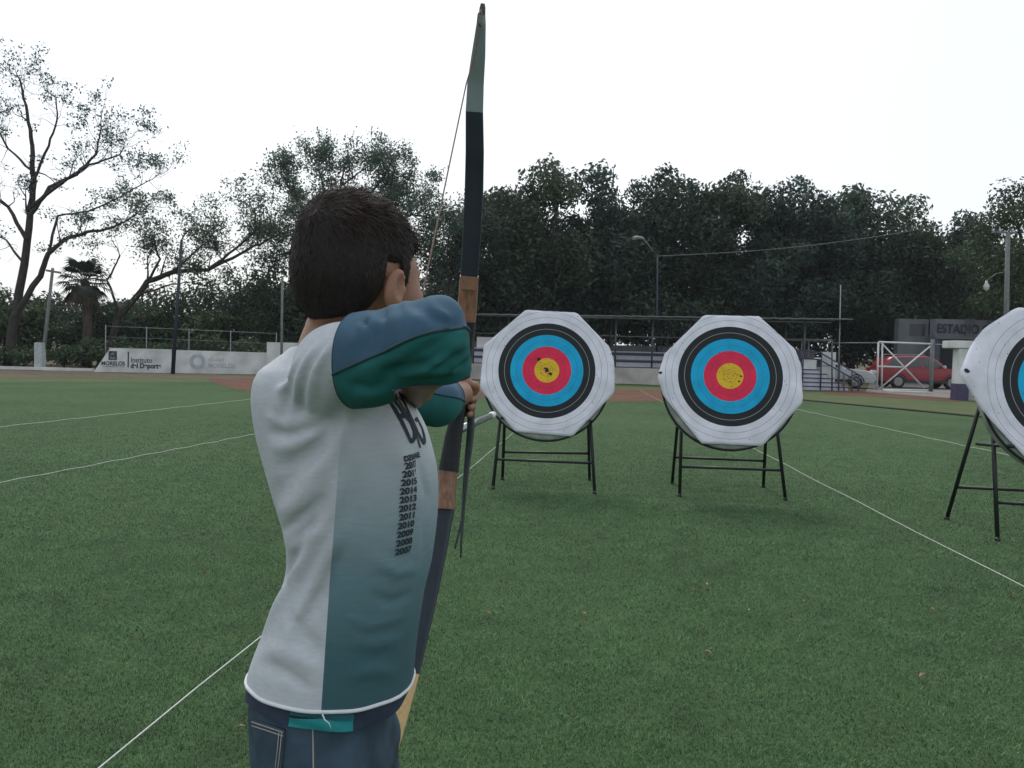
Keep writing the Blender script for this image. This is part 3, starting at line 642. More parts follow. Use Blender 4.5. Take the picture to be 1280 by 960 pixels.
def target(cpix, dist, yaw, tilt, poly, feet, labels, seed, curl, lowbend, tears):
    C = P(*cpix, dist)
    R = Matrix.Rotation(rad(yaw), 3, 'Z') @ Matrix.Rotation(rad(-tilt), 3, 'X')     # local: x right, y away, z up
    butt = thing('archery_butt', Vector((C.x, C.y, C.z)), labels[0], 'target', 'archery targets in a row')
    rng = random.Random(seed)
    def T(x, y, z): return C + R @ Vector((x, y, z))
    # round foam butt with a dark rim
    prof = [(0.020, 0.0), (0.020, 0.59), (0.028, 0.63), (0.05, 0.643), (0.10, 0.643), (0.125, 0.63), (0.13, 0.0)]
    rings = []
    for yy, rr in prof:
        rings.append([T(rr * math.cos(2 * math.pi * k / 64) * (1 + 0.004 * math.sin(5 * k)), yy, -0.07 + rr * math.sin(2 * math.pi * k / 64)) for k in range(64)])
    smooth_by_angle(MB().loft(rings, True, False).build('foam_disc', foam, butt), 50)
    MB().tube([T(0.636 * math.cos(2 * math.pi * k / 64), 0.034, -0.07 + 0.636 * math.sin(2 * math.pi * k / 64)) for k in range(65)], 0.012, 6, False).build('rim', rimk, butt, True)
    # paper face: polygon outline, polar grid, curled corners and lower edge
    NA, NR = 120, 22; vs_, uvs = [], []
    def outline(a):
        dx, dz = math.cos(a), math.sin(a); best = 9
        for (x0, z0), (x1, z1) in zip(poly, poly[1:] + poly[:1]):
            den = dx * (z1 - z0) - dz * (x1 - x0)
            if abs(den) < 1e-9: continue
            t = (x0 * (z1 - z0) - z0 * (x1 - x0)) / den; s_ = (x0 * dz - z0 * dx) / den
            if t > 0 and -1e-6 <= s_ <= 1 + 1e-6: best = min(best, t)
        return best
    ph = [rng.uniform(0, 6.28) for _ in range(6)]
    def disp(x, z):
        rr = math.hypot(x, z); an = math.atan2(z, x); w_ = max(0, rr - 0.42) / 0.25
        y = 0.004 * w_ * math.sin(3 * an + ph[0]) + 0.0025 * w_ * math.sin(7 * an + ph[1]) + 0.0015 * math.sin(x * 9 + ph[2]) * math.sin(z * 8 + ph[3])
        y -= 0.005 * w_
        for (cx_, cz_, amp, rad_) in curl:
            y -= amp * math.exp(-((x - cx_) ** 2 + (z - cz_) ** 2) / rad_ ** 2)
        if z < lowbend: y += 0.22 * (lowbend - z) ** 1.5
        return y
    vs_.append((0, disp(0, 0), 0)); uvs.append((0.5, 0.5))
    for i in range(1, NR + 1):
        for k in range(NA):
            a = 2 * math.pi * k / NA; rr = outline(a) * i / NR
            if i == NR: rr *= 1 + 0.002 * rng.uniform(-1, 1)
            x, z = rr * math.cos(a), rr * math.sin(a)
            vs_.append((x, disp(x, z), z)); uvs.append((0.5 + x / 2, 0.5 + z / 2))
    fs = [(0, 1 + (k + 1) % NA, 1 + k) for k in range(NA)]
    fs += [(1 + (i - 1) * NA + k, 1 + (i - 1) * NA + (k + 1) % NA, 1 + i * NA + (k + 1) % NA, 1 + i * NA + k) for i in range(1, NR) for k in range(NA)]
    me = bpy.data.meshes.new('paper_face'); me.from_pydata([R @ Vector(v) for v in vs_], [], fs)
    ul_ = me.uv_layers.new(name='UVMap')
    for l in me.loops: ul_.data[l.index].uv = uvs[l.vertex_index]
    pf = link_mesh('paper_face', me, FACE, butt, True)
    so_ = pf.modifiers.new('paper', 'SOLIDIFY'); so_.thickness = 0.0012
    for (x, z, s_) in tears:
        pts = []
        for k in range(9):
            a = 2 * math.pi * k / 9; rr = s_ * rng.uniform(0.35, 1.1); pts.append(T(x + rr * math.cos(a) * 1.4, disp(x + rr * math.cos(a) * 1.4, z + rr * math.sin(a)) - 0.004, z + rr * math.sin(a)))
        MB().add(pts + [p + R @ Vector((0, 0.003, 0)) for p in pts], [tuple(range(9)), tuple(range(17, 8, -1))]).build('arrow_tear', holem, pf)
    # stand: four legs, two crossbars, ledge
    f = [G(*q) for q in feet]                   # front-left, front-right, rear-left, rear-right
    st = thing('target_stand', sum(f, Vector()) / 4, labels[1], 'stand', 'black target stands')
    apex = []
    for side_ in (-1, 1):
        fr_, rr_ = (f[0], f[2]) if side_ < 0 else (f[1], f[3])
        xl = C + R @ Vector((side_ * 0.40, 0, 0))
        topp = C + R @ Vector((side_ * 0.42, 0.30, 0.18))
        apex.append(topp)
        for q in (fr_, rr_):
            MB().tube([q, topp], 0.0165, 10).build('leg', blackm, st, True)
            MB().tube([q - Vector((0, 0, 0.0)), q + (topp - q).normalized() * 0.03], 0.021, 10).build('foot', blackm, st, True)
    def along(p, q, z): return p + (q - p) * (z / (q.z - p.z))
    MB().tube([along(f[0], apex[0], 0.285), along(f[1], apex[1], 0.285)], 0.0135, 8).build('crossbar', blackm, st, True)
    MB().tube([along(f[2], apex[0], 0.30), along(f[3], apex[1], 0.30)], 0.0135, 8).build('crossbar', blackm, st, True)
    MB().tube([apex[0], apex[1]], 0.0135, 8).build('top_bar', blackm, st, True)
    # two ledge bars that carry the butt
    zl_ = C.z - 0.50
    for side_, fi in ((-1, 0), (1, 1)):
        base_ = along(f[fi], apex[fi], zl_)
        MB().tube([base_ + Vector((side_ * 0.02, 0.20, -0.01)), base_ + Vector((0, 0.02, 0)), base_ + Vector((-side_ * 0.02, -0.22, 0.02))], 0.0145, 8).build('ledge_bar', blackm, st, True)
    return butt, st
POLY1 = [(-0.23, 0.625), (0.29, 0.605), (0.625, 0.26), (0.675, 0.10), (0.68, -0.21), (0.27, -0.66), (-0.30, -0.63), (-0.665, -0.21), (-0.645, 0.24)]
POLY2 = [(-0.25, 0.60), (0.27, 0.60), (0.60, 0.28), (0.655, 0.12), (0.66, -0.24), (0.30, -0.66), (-0.26, -0.66), (-0.62, -0.22), (-0.685, -0.04), (-0.62, 0.20)]
POLY3 = [(-0.34, 0.63), (0.28, 0.62), (0.62, 0.28), (0.66, -0.2), (0.28, -0.64), (-0.32, -0.62), (-0.66, -0.22), (-0.87, 0.05), (-0.74, 0.26), (-0.60, 0.45)]
target((683.5, 463), 8.05, -2, 13, POLY1, [(616, 612), (743.5, 618), (628, 600), (737, 601)],
       ('octagonal archery target nearest the boy, torn in the yellow centre', 'black metal stand under the left archery target'), 3,
       [(-0.66, -0.15, 0.03, 0.12), (0.68, -0.1, 0.03, 0.15)], -0.50, [(0.005, 0.0, 0.028), (0.035, -0.035, 0.022), (-0.02, 0.02, 0.015), (-0.085, 0.115, 0.020)])
target((912.5, 470), 7.65, -8, 14, POLY2, [(849.5, 621), (982, 626), (840, 605), (954, 610)],
       ('octagonal archery target in the middle of the three', 'black metal stand under the middle archery target'), 5,
       [(-0.68, -0.02, 0.05, 0.13), (0.66, -0.2, 0.03, 0.15)], -0.50, [(0.10, 0.0, 0.012), (0.08, -0.05, 0.010), (-0.655, -0.0, 0.016)])
target((1334, 482), 6.3, -5, 13, POLY3, [(1247, 677), (1412, 690), (1183, 650), (1392, 662)],
       ('archery target cut off by the right edge of the picture', 'black metal stand under the right hand archery target'), 8,
       [(-0.87, 0.05, 0.10, 0.20), (-0.68, 0.36, -0.03, 0.1)], -0.50, [(-0.79, 0.075, 0.026), (0.0, 0.0, 0.02)])
# ================================================================== trees
bark = mat('bark', (0.060, 0.050, 0.042), 0.9, 0.3, 5, 0.4, 12)
bark_d = mat('bark_dark', (0.035, 0.030, 0.026), 0.9, 0.3, 5, 0.4, 12)
leaf_m = attr_mat('leaf', 0.5, 0.35, 0.4)
def leaf_mesh(name, C, size, base, nrm=None, jit=0.25, rng=RNG, asp=0.5):
    """C (n,3) leaf centres; each leaf a folded diamond of two triangles"""
    n = len(C); d = rng.normal(0, 1, (n, 3))
    if nrm is not None: d = d - nrm * (np.sum(d * nrm, 1) * 0.6)[:, None]
    d[:, 2] -= 0.35
    d /= np.linalg.norm(d, axis=1)[:, None] + 1e-9
    q = rng.normal(0, 1, (n, 3)); s_ = np.cross(d, q); s_ /= np.linalg.norm(s_, axis=1)[:, None] + 1e-9
    up_ = np.cross(s_, d); sz = size * rng.uniform(0.6, 1.35, n)
    a = C - d * sz[:, None] * 0.5; b = C + d * sz[:, None] * 0.5; sw = s_ * (sz * asp * 0.5)[:, None]; lift = up_ * (sz * 0.10)[:, None]
    V_ = np.stack([a, C + sw + lift, b, C - sw + lift], 1).reshape(-1, 3)
    i = (np.arange(n) * 4)[:, None]; F_ = np.concatenate([i + np.array([0, 1, 2]), i + np.array([0, 2, 3])])
    tone = rng.uniform(1 - jit, 1 + jit, n)[:, None]; c = np.asarray(base) * tone
    return np_mesh(name, V_, F_, np.repeat(c, 4, 0))
def crown_points(blobs, per, rng, shell=0.35):
    """leaf centres scattered through a set of clumps (x,y,z,r)"""
    out, nr, cid = [], [], []
    for k, (x, y, z, r) in enumerate(blobs):
        n = int(per * (r ** 2)); d = rng.normal(0, 1, (n, 3)); d /= np.linalg.norm(d, axis=1)[:, None]
        rr = r * (shell + (1 - shell) * rng.random(n) ** 0.7) * (1 + 0.18 * np.sin(d[:, 0] * 7 + k) * np.sin(d[:, 2] * 6 + 2 * k))
        p = np.array([x, y, z]) + d * rr[:, None] * np.array([1, 1, 0.85]); out.append(p); nr.append(d); cid.append(np.full(n, k))
    return np.concatenate(out), np.concatenate(nr), np.concatenate(cid)
def dense_tree(name, label, px, dist, py_top, half_w, col, seed, base_frac=0.28, per=300, group=None, size=0.20, trunk_r=0.28, nblob=46, cat='tree'):
    rng = np.random.default_rng(seed)
    b_ = P(px, 470, dist); b_.z = 0; H_ = P(px, py_top, dist).z
    t = thing(name, b_, label, cat, group)
    zc = H_ * (base_frac + 1) / 2; hh = H_ * (1 - base_frac) / 2
    blobs = []
    for k in range(nblob):
        d = rng.normal(0, 1, 3); d /= np.linalg.norm(d); q = rng.random() ** 0.35
        r = half_w * rng.uniform(0.20, 0.36)
        blobs.append((b_.x + d[0] * q * (half_w - r * 0.7), b_.y + d[1] * q * (half_w * 0.9 - r * 0.7), max(r * 0.6, zc + d[2] * q * (hh - r * 0.75)), r))
    # the very top
    blobs.append((b_.x + rng.normal(0, 0.3), b_.y, H_ - half_w * 0.20, half_w * 0.22))
    Cc, nr, cid = crown_points(blobs, per * 0.58, rng)
    ct = rng.uniform(0.6, 1.5, len(blobs))
    base = np.asarray(col)[None, :] * ct[cid][:, None] * (1.05 if dist > 49 and dist < 60 else 1.0)
    tr = MB(); lean = Vector((rng.normal(0, 0.3), 0, 0))
    tr.tube([b_, b_ + Vector((lean.x * 0.4, 0, H_ * 0.22)), b_ + Vector((lean.x, 0, H_ * 0.5)), b_ + Vector((lean.x, 0, H_ * 0.78))], [trunk_r, trunk_r * 0.8, trunk_r * 0.55, 0.06], 9)
    for k in rng.choice(len(blobs), min(12, len(blobs)), replace=False):
        x, y, z, r = blobs[k]; st = b_ + Vector((lean.x * 0.6, 0, H_ * rng.uniform(0.2, 0.5)))
        e_ = Vector((x, y, z)); m_ = st.lerp(e_, 0.5) + Vector((0, 0, 0.25 * (e_ - st).length * 0.3))
        tr.tube([st, m_, e_], [trunk_r * 0.42, trunk_r * 0.26, 0.03], 6)
    tr.build('trunk', bark_d, t, True)
    me = leaf_mesh('crown', Cc - A(b_), size * 1.2, base, nr, 0.28, rng)
    link_mesh('crown', me, leaf_m, t)
    return t
DG = (0.030, 0.056, 0.034)
GRP = 'dense dark trees behind the bleachers'
rowtrees = [  # px, dist, top, half width (m), name of neighbour
    (610, 50, 262, 3.4, 'dark leafy tree filling the gap just right of the bow'),
    (672, 51, 196, 4.9, 'tallest dark tree straight behind the left target'),
    (748, 53, 203, 4.9, 'dark tree rising between the left target and the slim blue pole'),
    (826, 52, 206, 4.9, 'dark tree directly behind the slim dark blue pole'),
    (905, 53, 212, 5.0, 'dark broad tree straight behind the middle target'),
    (985, 52, 218, 5.0, 'dark tree above the right end of the bleachers roof'),
    (1062, 54, 230, 4.9, 'dark tree behind the silver car and thin mast'),
    (1135, 55, 242, 4.9, 'dark tree rising behind the red car and gate'),
    (1196, 56, 262, 3.8, 'lower dark tree behind the entrance building lettering'),
]
for i, (px, dist, top_, hw, lab) in enumerate(rowtrees):
    cc = [DG, (0.036, 0.062, 0.032), (0.027, 0.052, 0.038)][i % 3]
    dense_tree('broadleaf_tree', lab, px, dist, top_, hw, cc, 100 + i, base_frac=0.03, per=430, group=GRP, size=0.25, trunk_r=0.32, nblob=64)
dense_tree('broadleaf_tree', 'greener tree cut by the right edge above the right target', 1282, 46, 216, 4.0, (0.040, 0.075, 0.030), 140, 0.15, 340, None, 0.20, 0.3, 50)
dense_tree('broadleaf_tree', 'small bright green tree beside the concrete utility pole', 1232, 50, 322, 2.6, (0.050, 0.085, 0.030), 141, 0.12, 340, None, 0.18, 0.2, 34)
# a second, farther line seen through the gaps
for i, (px, top_, hw) in enumerate(((560, 310, 5.0), (640, 268, 5.5), (760, 262, 5.5), (880, 262, 5.5), (1000, 268, 5.5), (1110, 290, 5.5), (1230, 300, 5.5), (1330, 290, 6))):
    dense_tree('broadleaf_tree', 'dark background tree seen only through gaps in the dense tree line', px, 66 + (i % 3), top_, hw, (0.024, 0.038, 0.026), 170 + i, 0.0, 150, 'farther trees behind the dense tree line', 0.36, 0.3, 46)
# left hand hedge and trees behind the white wall
LG = 'bushy trees behind the left wall'
left = [(-30, 40, 350, 3.2, 'bushy dark tree at the far left edge behind the kerb wall'), (52, 41, 372, 2.4, 'bushy green shrub tree behind the leaning utility pole'),
        (135, 42, 372, 2.6, 'bushy green shrub tree below the palm'), (190, 44, 352, 3.0, 'rounded green tree behind the dark blue lamp post'),
        (240, 43, 372, 2.5, 'rounded shrub right of the dark blue lamp post'), (292, 46, 332, 3.6, 'taller dark green tree left of the boy with feathery top'),
        (345, 45, 325, 3.4, 'taller dark green tree half hidden by the boy'), (410, 47, 335, 3.6, 'dark green tree mostly hidden behind the head of the boy'), (490, 48, 345, 3.6, 'dark green tree seen between the boy and his bow')]
for i, (px, dist, top_, hw, lab) in enumerate(left):
    dense_tree('bushy_tree', lab, px, dist, top_, hw, [(0.036, 0.062, 0.032), (0.045, 0.075, 0.033), (0.030, 0.055, 0.033)][i % 3], 210 + i, 0.02, 330, LG, 0.19, 0.2, 40)
for i, (px, top_, hw) in enumerate(((-60, 340, 5), (60, 362, 4.5), (170, 372, 4.5), (330, 345, 5), (450, 340, 5))):
    dense_tree('bushy_tree', 'dim background tree behind the left hedge', px, 62, top_, hw, (0.028, 0.045, 0.032), 250 + i, 0.0, 170, 'farther trees behind the left hedge', 0.28, 0.2, 34)

# ---- trees whose limbs show: main limbs traced from the photo, twigs grown on them
def limb_tree(name, label, base_px, dist, limbs, seed, leaf_col, leafiness, twig_len, leaf_size, barkm, cat='tree', levels=3, clump=0.55, bias=(0, 0, 0.25), tipfrac=0.35, pad=22):
    rng = np.random.default_rng(seed)
    b_ = P(base_px, 465, dist); b_.z = 0
    t = thing(name, b_, label, cat)
    tr = MB(); ends = []
    def grow(st, d, ln_, r, lev, dens_):
        n = 4; pts = [st]; p = st.copy(); dd = d.copy()
        for i in range(n):
            dd = (dd + Vector(rng.normal(0, 0.22, 3)) + Vector(bias) * 0.25).normalized(); p = p + dd * (ln_ / n); pts.append(p.copy())
        tr.tube(pts, [r * (1 - 0.75 * i / n) for i in range(n + 1)], 5 if r > 0.03 else 3, False)
        if lev == 0 or ln_ < 0.35:
            ends.append((pts[-1], dens_)); ends.append((pts[-2], dens_)); return
        k = rng.integers(2, 4)
        for j in range(k):
            i = rng.integers(2, n + 1); q = pts[i]
            nd = (dd + Vector(rng.normal(0, 0.65, 3)) + Vector(bias)).normalized()
            grow(q, nd, ln_ * rng.uniform(0.5, 0.75), r * 0.5, lev - 1, dens_)
    for pix, ra_, rb_, dens_, dz, tw in limbs:
        n = len(pix); pts = []
        for i, (x, y) in enumerate(pix):
            pts.append(P(x, y, dist + dz * i / max(1, n - 1)))
        if pix[0][1] > 440: pts[0].z = 0
        # smooth and subdivide
        fine = []
        for i in range(n - 1):
            for k in range(4):
                tt = k / 4; fine.append(pts[i].lerp(pts[i + 1], tt) + Vector(rng.normal(0, 0.02, 3)))
        fine.append(pts[-1])
        m_ = len(fine); rs = [ra_ + (rb_ - ra_) * i / (m_ - 1) for i in range(m_)]
        tr.tube(fine, rs, 8 if ra_ > 0.1 else 6, False)
        for k in range(tw):
            i = int(rng.integers(int(m_ * tipfrac), m_)); dd = (fine[min(i + 1, m_ - 1)] - fine[i - 1]).normalized()
            nd = (dd * 0.6 + Vector(rng.normal(0, 0.8, 3)) + Vector(bias)).normalized()
            grow(fine[i], nd, twig_len * rng.uniform(0.5, 1.1), max(0.014, rs[i] * 0.42), levels - 1, dens_)
        ends.append((fine[-1], dens_))
    tr.build('trunk', barkm, t, True)
    Cc, ba = [], []
    for p, dens_ in ends:
        if rng.random() > dens_ * 0.55: continue
        n = max(2, int(leafiness * rng.uniform(0.4, 1.6))); q = np.array(p) + rng.normal(0, clump, (n, 3)) * np.array([1, 1, 0.8])
        Cc.append(q); ba.append(np.tile(np.asarray(leaf_col) * rng.uniform(0.75, 1.3), (n, 1)))
    Cc = np.concatenate(Cc); ba = np.concatenate(ba)
    link_mesh('crown', leaf_mesh('crown', Cc - A(b_), leaf_size, ba, None, 0.25, rng), leaf_m, t)
    return t
LC = (0.055, 0.100, 0.075)
limb_tree('sparse_tree', 'tall sparse tree with bare branches at the left edge', 12, 38, [
    ([(10, 466), (18, 400), (30, 330), (38, 270), (42, 226), (40, 182), (34, 142), (26, 102), (20, 90)], 0.231, 0.020, 0.26, 0.5, 21),
    ([(16, 400), (50, 345), (60, 318), (80, 300), (110, 290), (140, 285), (170, 268), (185, 258)], 0.150, 0.014, 0.52, -1.5, 21),
    ([(38, 270), (62, 234), (95, 218), (120, 194), (125, 166), (128, 138)], 0.109, 0.014, 0.45, 1.0, 18),
    ([(40, 258), (75, 230), (110, 206), (150, 194), (158, 174)], 0.088, 0.014, 0.45, -1.0, 16),
    ([(60, 318), (72, 270), (110, 264), (150, 246), (185, 226), (202, 218)], 0.068, 0.012, 0.64, 0.8, 20),
    ([(42, 226), (60, 182), (72, 150), (70, 122), (52, 108)], 0.068, 0.012, 0.41, 0.5, 16),
    ([(34, 300), (10, 258), (-20, 238), (-40, 206)], 0.109, 0.014, 0.30, 0.6, 13),
    ([(40, 214), (10, 186), (-10, 150), (-12, 110)], 0.068, 0.012, 0.30, 0.6, 13),
    ([(30, 330), (8, 300), (-15, 290)], 0.068, 0.014, 0.30, 0.4, 8),
], 41, LC, 17, 1.25, 0.135, bark_d, bias=(0.05, 0, 0.35), clump=0.17)
limb_tree('leaning_tree', 'leaning tree with long forked limb left of the boy', 148, 40, [
    ([(125, 462), (140, 425), (150, 395), (185, 352), (215, 340), (260, 337), (300, 318), (335, 300), (360, 288)], 0.216, 0.022, 0.9, 1.0, 26),
    ([(185, 352), (200, 325), (192, 300), (180, 290)], 0.072, 0.014, 0.8, -0.8, 10),
    ([(215, 340), (240, 318), (262, 300), (270, 285)], 0.065, 0.014, 0.8, 0.6, 10),
    ([(260, 337), (295, 310), (320, 290), (318, 262), (300, 250)], 0.072, 0.014, 0.9, 0.6, 14),
    ([(150, 395), (135, 350), (150, 320), (140, 300)], 0.072, 0.014, 0.7, 0.6, 8),
    ([(170, 370), (215, 355), (245, 352)], 0.058, 0.014, 0.6, 0.5, 8),
], 43, (0.055, 0.090, 0.055), 26, 1.35, 0.14, bark_d, clump=0.24)
limb_tree('tall_tree', 'tall open leafy tree rising behind the head of the boy', 440, 44, [
    ([(440, 466), (438, 390), (436, 310), (430, 279), (425, 234), (432, 204)], 0.272, 0.024, 0.95, 0.5, 14),
    ([(436, 320), (400, 284), (375, 254), (355, 224), (350, 209)], 0.128, 0.024, 0.95, -1.0, 24),
    ([(432, 284), (405, 239), (398, 209), (400, 194)], 0.096, 0.016, 0.95, 0.8, 16),
    ([(430, 279), (465, 239), (485, 214), (492, 194)], 0.104, 0.016, 0.95, 0.6, 22),
    ([(436, 300), (480, 279), (515, 269), (540, 272), (546, 289)], 0.104, 0.016, 0.95, -0.6, 26),
    ([(432, 284), (460, 259), (500, 244), (520, 239)], 0.080, 0.016, 0.95, 1.2, 20),
    ([(400, 284), (370, 296), (350, 314)], 0.064, 0.016, 0.9, 0.5, 14),
    ([(436, 350), (380, 310), (350, 319), (335, 296)], 0.096, 0.016, 0.9, 1.0, 16),
    ([(425, 234), (450, 214), (470, 204)], 0.056, 0.016, 0.95, 0.5, 14),
], 47, (0.060, 0.105, 0.072), 30, 1.0, 0.15, bark_d, clump=0.24, bias=(0, 0, 0.12))
limb_tree('young_tree', 'smaller open tree between the string and the bow', 556, 46, [
    ([(556, 468), (558, 400), (562, 350), (570, 310), (575, 280)], 0.18, 0.03, 0.95, 0.5, 24),
    ([(560, 370), (540, 340), (530, 320)], 0.08, 0.02, 0.9, 0.5, 16),
    ([(562, 350), (590, 320), (600, 300)], 0.08, 0.02, 0.9, 0.5, 16),
], 49, (0.034, 0.060, 0.038), 44, 1.3, 0.16, bark_d, clump=0.30)
# ---- palm
pb = P(108, 466, 39.5); pb.z = 0; ptop = P(106, 352, 39.5)
palm = thing('palm_tree', pb, 'shaggy palm with drooping fan fronds left of the dark blue lamp post', 'palm')
MB().tube([pb, pb.lerp(ptop, 0.5) + Vector((0.1, 0, 0)), ptop], [0.28, 0.22, 0.20], 10).build('trunk', bark, palm, True)
frm = mat('palm_frond', (0.028, 0.045, 0.030), 0.6, 0.25, 4); deadm = mat('palm_skirt', (0.075, 0.065, 0.045), 0.9, 0.25, 4)
for k in range(48):
    a = k * 2.399; el = rad(78 - (k * 3.3)); rr = random.uniform(0.75, 1.05)
    d = Vector((math.cos(a) * math.cos(el), math.sin(a) * math.cos(el), math.sin(el))); side_ = d.cross(Vector((0, 0, 1))).normalized(); nup = side_.cross(d)
    hub = ptop + d * 0.75 * rr; mb = MB(); mb.tube([ptop, hub], 0.018, 4, False)
    for j in range(-6, 7):
        an = j * rad(12.5); f = d * math.cos(an) + side_ * math.sin(an); L_ = 0.85 * rr * (1 - 0.03 * abs(j))
        w_ = (side_ * math.cos(an) - d * math.sin(an)) * 0.050; tip = hub + f * L_ - Vector((0, 0, 0.16 + 0.10 * random.random()))
        mdl = hub + f * L_ * 0.6 + nup * 0.02
        mb.add([hub - w_ * 0.4, hub + w_ * 0.4, mdl + w_, tip, mdl - w_], [(0, 1, 2, 4), (4, 2, 3)])
    mb.build('frond', frm if k < 36 else deadm, palm)

# ---- low shrubs at the foot of the hedge
for i, (px, dist, top_, hw) in enumerate(((-20, 37, 428, 1.5), (28, 37.5, 432, 1.3), (80, 37, 430, 1.4), (112, 38, 420, 1.5), (165, 38, 418, 1.6), (215, 38.5, 420, 1.6), (262, 39, 415, 1.7), (310, 39, 418, 1.7))):
    dense_tree('low_shrub', ['low shrub at the left picture edge above the kerb wall', 'low shrub between the big trunk and the leaning utility pole', 'low shrub right of the leaning utility pole', 'low shrub at the slanted end of the lettered wall', 'low shrub above the Instituto lettering', 'low shrub behind the dark blue lamp post foot', 'low shrub above the faded ring logo', 'low shrub above the right end of the faded wall'][i],
               px, dist, top_, hw, (0.042, 0.074, 0.036), 300 + i, 0.0, 420, 'low shrubs along the left wall', 0.15, 0.06, 22, 'shrub')
